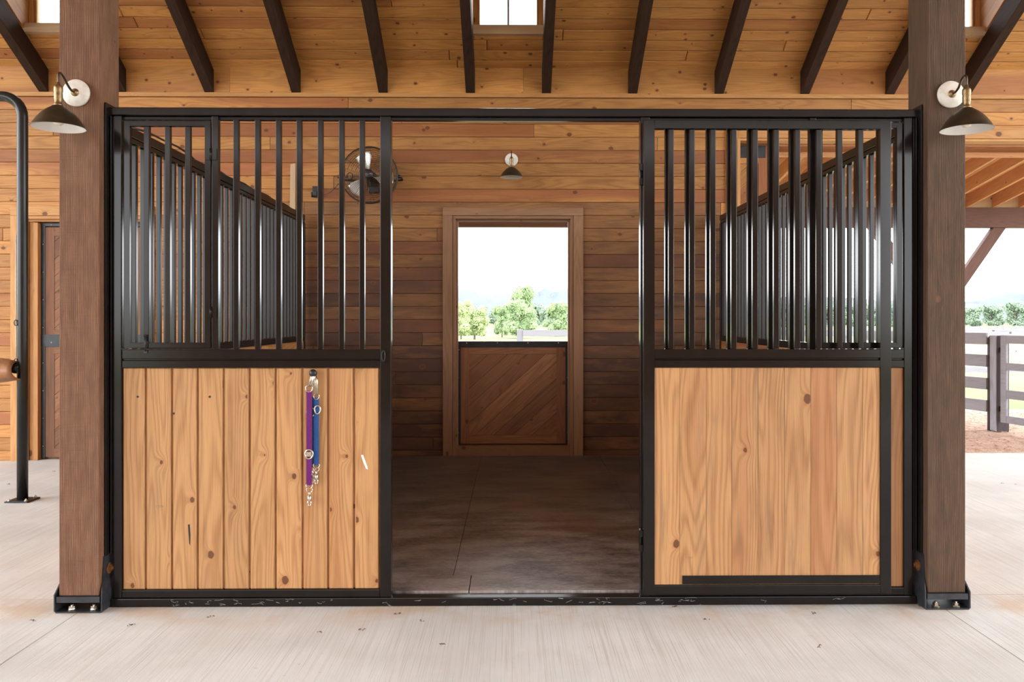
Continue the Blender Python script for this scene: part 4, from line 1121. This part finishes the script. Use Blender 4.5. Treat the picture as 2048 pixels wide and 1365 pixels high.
# ================================================================== barn lights
def barn_light(O, reach, lab, side=0.0):
    """O: centre of the wall plate on the face it hangs from (facing -Y)"""
    O = Vector(O); t_ = thing('barn_light', tuple(O), lab, 'wall lamp', 'gooseneck barn lights')
    g = G(); g.lathe([(0, 0), (.0625, 0), (.0632, .010), (.060, .016), (0, .018)], O, (0, -1, 0), 40); bp_ = g.build('wall_plate', 'bplate', t_)
    g = G(); g.lathe([(.0185, .0175), (.018, .020), (.012, .0225), (.009, .026), (0, .031)], O, (0, -1, 0), 24); g.build('collar', 'brass', bp_)
    pts = [];  # gooseneck: out, up, over and down
    ctrl = [(0, -.02, 0), (0, -.045, .000), (0, -.075, .014), (0, -reach + .045, .040), (0, -reach + .018, .052), (0, -reach + .004, .047), (0, -reach, .030), (0, -reach, .004)]
    cv = [O + Vector(c) for c in ctrl]
    for i in range(len(cv) - 1):
        p_1 = cv[max(i - 1, 0)]; a, c = cv[i], cv[i + 1]; n2 = cv[min(i + 2, len(cv) - 1)]
        for k in range(5):
            u = k / 5
            pts.append(.5 * ((2 * a) + (c - p_1) * u + (2 * p_1 - 5 * a + 4 * c - n2) * u * u + (3 * a - p_1 - 3 * c + n2) * u ** 3))
    pts.append(cv[-1])
    g = G(); g.tube(pts, .0052, 10); g.build('gooseneck', 'bronze_arm', t_)
    S = O + Vector((0, -reach, 0))
    g = G(); g.lathe([(0, .006), (.007, .006), (.008, -.004), (.016, -.010), (.0185, -.018), (.0185, -.034), (.0165, -.040), (.0175, -.046), (.0175, -.066), (.0155, -.074), (.0155, -.088), (.0190, -.092), (.0190, -.100), (0, -.100)], S, (0, 0, 1), 28)
    g.build('socket', 'brass', t_)
    prof = [(.019, -.098), (.024, -.099), (.030, -.104), (.048, -.116), (.068, -.134), (.085, -.154), (.098, -.174), (.1085, -.192), (.1115, -.195)]
    g = G(); g.lathe(prof, S, (0, 0, 1), 48); g.ring(S + Vector((0, 0, -.195)), (0, 0, 1), .1112, .0012, 48, 5, up=(0, 1, 0)); sh = g.build('shade', 'bronze', t_)
    g = G(); g.lathe([(r - .0016, h - .0014) for r, h in prof][1:], S, (0, 0, 1), 48); g.build('shade_lining', 'enamel', sh, label='white enamel inside of the shade')
    g = G(); g.lathe([(0, -.186), (.014, -.183), (.024, -.172), (.027, -.158), (.022, -.138), (.013, -.118), (.012, -.101)], S, (0, 0, 1), 24); g.build('bulb', 'bulb', t_)
    return t_
barn_light(P(154, 187, 3.83) + Vector((0, -.0005, 0)), .155, 'gooseneck barn light on the left timber post')
barn_light(P(1900, 190, 3.83) + Vector((0, -.0005, 0)), .140, 'gooseneck barn light on the right timber post, its plate smudged')
barn_light(P(1023, 320, YW) + Vector((0, -.0005, 0)), .155, 'small gooseneck barn light above the back doorway')

# ================================================================== wall fan
FC = P(738, 350, 7.70); FR = .262
fan = thing('wall_fan', (FC.x, YW, FC.z), 'round caged wall fan with silver blades high on the back wall', 'fan')
def fanpt(r, a, y): return Vector((FC.x + r * math.cos(a), FC.y + y, FC.z + r * math.sin(a)))
def dome(r): return -.055 * (1 - (r / FR) ** 2) ** .5 if r < FR else 0
g = G()
for k in range(17):
    r = .05 + (FR - .05) * k / 16.5
    g.ring((FC.x, FC.y + dome(r), FC.z), (0, 1, 0), r, .0017, 44, 4)
for k in range(8):
    a = k * math.pi / 4 + .2; g.tube([fanpt(r, a, dome(r)) for r in [.04 + (FR - .042) * q / 6 for q in range(7)]], .0016, 5)
g.build('front_guard', 'wire', fan)
g = G()
for k in range(10):
    r = .09 + (FR - .09) * k / 9.5; g.ring((FC.x, FC.y + .10 - dome(r) * .4, FC.z), (0, 1, 0), r, .0017, 40, 4)
for k in range(20):
    a = k * math.pi / 10; g.tube([fanpt(.07, a, .12), fanpt(FR * .7, a, .115), fanpt(FR, a, .07), fanpt(FR, a, .0)], .0013, 4)
g.build('rear_guard', 'wire', fan)
g = G(); g.ring((FC.x, FC.y + .0, FC.z), (0, 1, 0), FR + .002, .0055, 64, 8); g.ring((FC.x, FC.y + .05, FC.z), (0, 1, 0), FR + .002, .003, 64, 6); g.build('rim', 'black_plastic', fan)
for k, a0 in enumerate((math.radians(98), math.radians(218), math.radians(338))):
    g = G(); n1, n2 = 10, 8; grid = []
    for i in range(n1 + 1):
        r = .035 + .195 * i / n1; wdt = .16 + .42 * math.sin(min(1, (i / n1) * 1.05) * 1.9) * (1 if i < n1 - 1 else .86)
        grid.append([fanpt(r * (1 - .10 * abs(j / n2 - .4) * (i / n1)), a0 + (j / n2 - .42) * wdt * 1.45 + .12 * (i / n1), .035 + (j / n2 - .5) * .055) for j in range(n2 + 1)])
    for i in range(n1):
        for j in range(n2): g.face([grid[i][j], grid[i][j + 1], grid[i + 1][j + 1], grid[i + 1][j]], smooth=True)
    b_ = g.build('blade', 'fanblade', fan); sm = b_.modifiers.new('thick', 'SOLIDIFY'); sm.thickness = .0015
g = G(); g.lathe([(0, -.066), (.030, -.064), (.044, -.058), (.046, -.050)], FC, (0, 1, 0), 28); g.lathe([(.046, -.05), (.02, -.045)], FC, (0, 1, 0), 28); hub = g.build('badge', 'black_plastic', fan)
g = G()
sq = [(-.030, .002), (-.024, .012), (-.020, -.006), (-.013, .006), (-.008, -.005), (-.001, .005), (.003, -.006), (.010, .004), (.016, -.005), (.024, .004), (.032, -.002)]
g.tube([(FC.x + a, FC.y - .0665, FC.z + c) for a, c in sq], .0012, 4); g.build('script_mark', 'white', hub)
g = G(); g.lathe([(0, .022), (.032, .024), (.036, .05), (.05, .07), (.055, .12), (.045, .155), (0, .16)], FC, (0, 1, 0), 28); g.build('motor', 'black_plastic', fan)
g = G(); g.box(FC.x - .02, FC.x + .075, FC.y + .07, FC.y + .14, FC.z - .155, FC.z - .095); g.build('control_box', 'black_plastic', fan, .006)
g = G(); zb = FC.z - .02
g.tube([(FC.x - FR - .035, FC.y + .05, zb + .012), (FC.x - FR - .03, FC.y + .16, zb), (FC.x - .2, FC.y + .185, zb - .003), (FC.x + .2, FC.y + .185, zb - .003), (FC.x + FR + .03, FC.y + .16, zb), (FC.x + FR + .035, FC.y + .05, zb)], .010, 8)
g.box(FC.x - .05, FC.x + .05, FC.y + .18, YW - .001, zb - .05, zb + .05); g.build('bracket', 'black_plastic', fan)
for s_ in (-1, 1):
    g = G(); g.lathe([(0, 0), (.017, 0), (.018, .012), (.014, .024), (0, .026)], (FC.x + s_ * (FR + .008), FC.y + .03, FC.z - .01), (s_, 0, 0), 14); g.build('tilt_knob', 'black_plastic', fan)
# outlet and cord
ob = P(632, 384, YW - .01)
ot = thing('outlet_box', (ob.x, YW, ob.z), 'small dark outlet box on the back wall left of the fan', 'outlet')
g = G(); g.box(ob.x - .028, ob.x + .028, YW - .045, YW - .0005, ob.z - .055, ob.z + .05); g.build('box', 'darkmetal', ot, .003)
g = G(); g.box(ob.x - .022, ob.x + .022, YW - .065, YW - .0455, ob.z - .045, ob.z + .0); g.box(ob.x - .036, ob.x - .024, YW - .07, YW - .0455, ob.z - .06, ob.z - .01); g.build('plug', 'black_plastic', ot, .003)
g = G(); c0 = Vector((ob.x + .024, YW - .055, ob.z - .02)); c1 = Vector((FC.x - .30, FC.y + .10, FC.z - .06))
pts = [c0.lerp(c1, k / 10) + Vector((0, 0, -.05 * math.sin(math.pi * k / 10))) for k in range(11)]
for k in range(22):
    a = k * .75; pts.append(Vector((FC.x - .215 + .028 * math.cos(a + 3), YW - .05 - k * .0015, FC.z + .02 + .034 * math.sin(a + 3))))
g.tube(pts, .0034, 6)
tag(g.build('fan_cord', 'black_plastic'), 'thin black cord running from the outlet box to the fan', 'cord')

# ================================================================== pipe hitch on the left
YP = 6.2; xp = PX(45, YP) ; r_ = .038
ph = thing('pipe_hitch', (xp, YP, 0), 'bent charcoal steel pipe standing on the floor at the far left', 'pipe rail')
zt = PZ(193, YP, 20)
pts = [(xp, YP, .012), (xp, YP, 1.0), (xp, YP, zt - .15)]
for k in range(1, 9):
    a = k / 8 * math.pi / 2; pts.append((xp - .15 + .15 * math.cos(a), YP, zt - .15 + .15 * math.sin(a)))
pts.append((xp - 1.2, YP, zt))
g = G(); g.tube(pts, r_, 24); g.build('pipe', 'pipe', ph)
g = G(); g.tube([(xp - 1.2, YP, 1.0), (xp - .04, YP, 1.0)], .028, 18); g.lathe([(.045, 0), (.045, .05), (.0, .05)], (xp - .06, YP, 1.0), (1, 0, 0), 18); g.build('cross_rail', 'pipe', ph)
g = G(); g.box(xp - .085, xp + .085, YP - .085, YP + .085, .001, .011); bpl = g.build('base_plate', 'shoe', ph, .002)
for a in (-1, 1):
    for c in (-1, 1):
        g = G(); hexbolt(g, (xp + a * .062, YP + c * .062, .0115), (0, 0, 1), .009, .008, .013); g.build('bolt', 'nickel', bpl)
# leather pad wrapped round the cross rail
g = G(); n1, n2 = 26, 28; grid = []
x1_, x0_ = xp + .012, xp - 1.1
for i in range(n1 + 1):
    u = i / n1; X = x0_ + (x1_ - x0_) * u; row = []
    end = max(0, (u - .86) / .14)
    for j in range(n2 + 1):
        a = -math.pi * .62 + (2 * math.pi * .90) * j / n2
        rr = .078 + .006 * math.sin(u * 5 + 1) + .016 * (j / n2) - end * .012 + .003 * math.sin(9 * u + 3 * a)
        row.append(Vector((X - (.05 * (1 - j / n2) * end), YP - .048 + math.cos(a + math.pi / 2) * rr * 1.1, 0.985 + math.sin(a + math.pi / 2) * rr * (1.15 - end * .2))))
    grid.append(row)
for i in range(n1):
    for j in range(n2): g.face([grid[i][j], grid[i][j + 1], grid[i + 1][j + 1], grid[i + 1][j]], smooth=True)
o = g.build('leather_pad', 'leather'); sm = o.modifiers.new('thick', 'SOLIDIFY'); sm.thickness = .010
tag(o, 'brown leather pad wrapped round the cross rail at the left edge', 'pad')
# snap cord hanging on the pipe
g = G(); xc_ = xp - .036; yc = YP - .022
g.tube([(xc_, yc, PZ(470, YP, 40)), (xc_ - .002, yc, 1.5), (xc_ - .002, yc, PZ(650, YP, 40))], .003, 6)
g.tube([(xc_, yc, PZ(642, YP, 40)), (xc_, yc - .002, PZ(715, YP, 40))], .003, 6)
tc2 = tag(g.build('hanging_cord', 'bplate'), 'thin pale tie cord running down the left side of the bent pipe', 'cord')
for py in (646, 723):
    g = G(); g.ring((xc_ + .008, yc - .014, PZ(py, YP, 44)), (0, 1, 0), .013, .0035, 18, 6, 1, 1.6); g.build('snap', 'black_plastic', tc2)

# ================================================================== hanging straps and hook
YS = YF + .012
hk = P(629, 746, YS)
g = G(); g.lathe([(.009, 0), (.009, .022), (.0175, .024), (.0185, .032), (.014, .040), (0, .041)], hk, (0, -1, 0), 20)
tag(g.build('wall_hook', 'black_plastic'), 'round black hook screwed to the left stall boards', 'hook')
def snap(parent, top, h, w_, mat='nickel', name='panic_snap'):
    """swivel snap: eye, body, jaws; hangs from point top (z down)"""
    x, y, z = top
    g = G(); g.ring((x, y, z - w_ * .55), (0, 1, 0), w_ * .6, .0022, 20, 6, 1, .8)
    g.lathe([(.003, 0), (.0055, -.004), (.0055, -.010), (.004, -.013)], (x, y, z - w_ * 1.0), (0, 0, 1), 12)
    zb = z - w_ * 1.0 - .013
    g.lathe([(.004, 0), (w_ * .42, -.004), (w_ * .44, -h * .34), (w_ * .34, -h * .38), (0, -h * .38)], (x, y, zb), (0, 0, 1), 14)
    zc = zb - h * .38
    for s_ in (-1, 1):
        g.tube([(x + s_ * w_ * .22, y, zc + .004), (x + s_ * w_ * .34, y, zc - h * .12), (x + s_ * w_ * .24, y, zc - h * .30), (x + s_ * .001, y, zc - h * .36)], [.003, .0032, .0028, .002], 7)
    return g.build(name, mat, parent)
def strap(name, px, top, bot, wd, Y, mat, lab):
    a, c = P(px, top, Y), P(px, bot, Y)
    t_ = thing(name, (a.x, Y, c.z), lab, 'strap', 'nylon straps hanging on the hook')
    g = G(); n = 14
    for i in range(n):
        z0, z1 = a.z + (c.z - a.z) * i / n, a.z + (c.z - a.z) * (i + 1) / n
        q0, q1 = .0015 * math.sin(i * .9), .0015 * math.sin((i + 1) * .9)
        A0 = [Vector((a.x - wd / 2, Y + q0, z0)), Vector((a.x + wd / 2, Y + q0, z0)), Vector((a.x + wd / 2, Y + q1, z1)), Vector((a.x - wd / 2, Y + q1, z1))]
        B0 = [p - Vector((0, .0032, 0)) for p in A0]
        g.face(B0); g.face(A0[::-1]); g.face([A0[0], B0[0], B0[3], A0[3]]); g.face([A0[1], A0[2], B0[2], B0[1]])
    g.build('webbing', mat, t_)
    return t_, a, c
# purple
tp_, a, c = strap('tie_strap', 618.5, 782, 971, .0262, YS - .030, 'purple', 'purple nylon tie strap hanging in front on the black hook')
g = G(); g.ring((a.x - .001, YS - .031, a.z + .010), (0, 1, 0), .0165, .0026, 28, 8, 1, .95); g.build('ring', 'nickel', tp_)
g = G(); m_ = P(618, 909, YS - .034); g.ring(m_, (0, 1, 0), .0185, .0042, 30, 8, 1.0, 1.15); g.box(m_.x - .012, m_.x + .012, m_.y - .004, m_.y - .001, m_.z - .011, m_.z + .011); g.build('slide_buckle', 'nickel', tp_)
g = G(); g.ring((c.x, YS - .031, c.z - .004), (0, 1, 0), .0155, .0024, 24, 8, 1, .7); g.build('dee_ring', 'nickel', tp_)
snap(tp_, (c.x + .001, YS - .031, c.z - .010), .072, .024)
g = G()
for q in ((-.004, -.020, -.006, -.046), (.006, -.018, -.002, -.050), (.001, -.016, .006, -.040)):
    g.tube([(hk.x + q[0], YS - .026, hk.z - .004), (hk.x + q[0] * 1.6, YS - .034, hk.z + q[1]), (a.x + .004 + q[2], YS - .033, a.z + .020)], [.004, .0052, .003], 8)
g.build('top_snap', 'nickel', tp_)
# blue
tb_, a, c = strap('tie_strap', 633, 796, 931, .0235, YS - .018, 'blue', 'bright blue nylon tie strap right of the purple one')
g = G(); m_ = P(635, 820, YS - .022); g.ring(m_, (0, 1, 0), .0175, .0036, 28, 8, .8, 1.1); g.build('slide_buckle', 'nickel', tb_)
g = G(); g.ring((a.x, YS - .019, a.z + .006), (0, 1, 0), .0135, .0026, 22, 8); g.build('ring', 'nickel', tb_)
g = G(); g.ring((c.x, YS - .019, c.z - .002), (0, 1, 0), .0145, .0026, 22, 8, 1, .8); g.build('dee_ring', 'nickel', tb_)
snap(tb_, (c.x - .001, YS - .018, c.z - .008), .066, .022)
g = G()
for q in (-.004, .004, .009):
    g.tube([(hk.x + q * .5 + .004, YS - .020, hk.z - .008), (hk.x + .010 + q, YS - .024, hk.z - .040), (a.x + q * .5, YS - .020, a.z + .014)], [.004, .0048, .003], 8)
g.build('top_snap', 'nickel', tb_)
# navy
tn_, a, c = strap('tie_strap', 624.5, 795, 934, .019, YS - .008, 'navy', 'dark blue nylon tie strap mostly hidden behind the other two')
g = G(); m_ = P(622, 825, YS - .013); g.ring(m_, (0, 1, 0), .0205, .0032, 28, 8, 1, 1.0); g.build('slide_buckle', 'nickel', tn_)
snap(tn_, (c.x + .004, YS - .010, c.z), .06, .020)
g = G(); g.tube([(hk.x + .001, YS - .012, hk.z - .010), (hk.x - .001, YS - .012, hk.z - .04), (a.x, YS - .010, a.z)], [.003, .004, .003], 8); g.build('top_snap', 'nickel', tn_)

# ================================================================== small litter and webs
g = G(); rs = random.Random(11)
spots = [(262, 1249, 6), (420, 1233, 5), (795, 1228, 6), (723, 1260, 4), (845, 1243, 3), (1350, 1217, 5), (1415, 1243, 4), (1625, 1230, 5), (1640, 1297, 3), (885, 1290, 3), (66, 1239, 3), (640, 1265, 3), (1840, 1215, 5), (2005, 970, 3), (2030, 972, 3), (18, 967, 6), (108, 942, 4)]
for px, py, n in spots:
    Y = CAMZ * F_PX / (py - HY); p = P(px, py, Y)
    for k in range(n):
        q = p + Vector((rs.uniform(-.012, .012), rs.uniform(-.012, .012), 0)); q.z = .0015
        a = rs.uniform(0, 3.14); e = Vector((math.cos(a), math.sin(a), 0)) * rs.uniform(.003, .009)
        g.tube([q - e, q + Vector((0, 0, .003)), q + e], [.0008, .0018, .0006], 5)
tag(g.build('floor_litter', 'debris', weld=False), 'scattered bits of dry leaf and dirt on the concrete floor', 'litter', kind='stuff')
g = G()
for k in range(55):
    X = rs.choice([rs.uniform(-1.6, 1.6), rs.uniform(-1.65, -.55), rs.uniform(-.2, .9)]); z = rs.uniform(.006, .036); p = Vector((X, YF - .0095, z)); pts = [p]
    for q in range(rs.randint(2, 5)):
        p = p + Vector((rs.uniform(-.022, .022), 0, rs.uniform(-.008, .008))); p.z = min(.038, max(.003, p.z)); pts.append(p)
    g.tube(pts, .00024, 4, False)
tag(g.build('cobweb', 'web', weld=False), 'wispy white cobwebs clinging to the black sill', 'cobweb', kind='stuff')
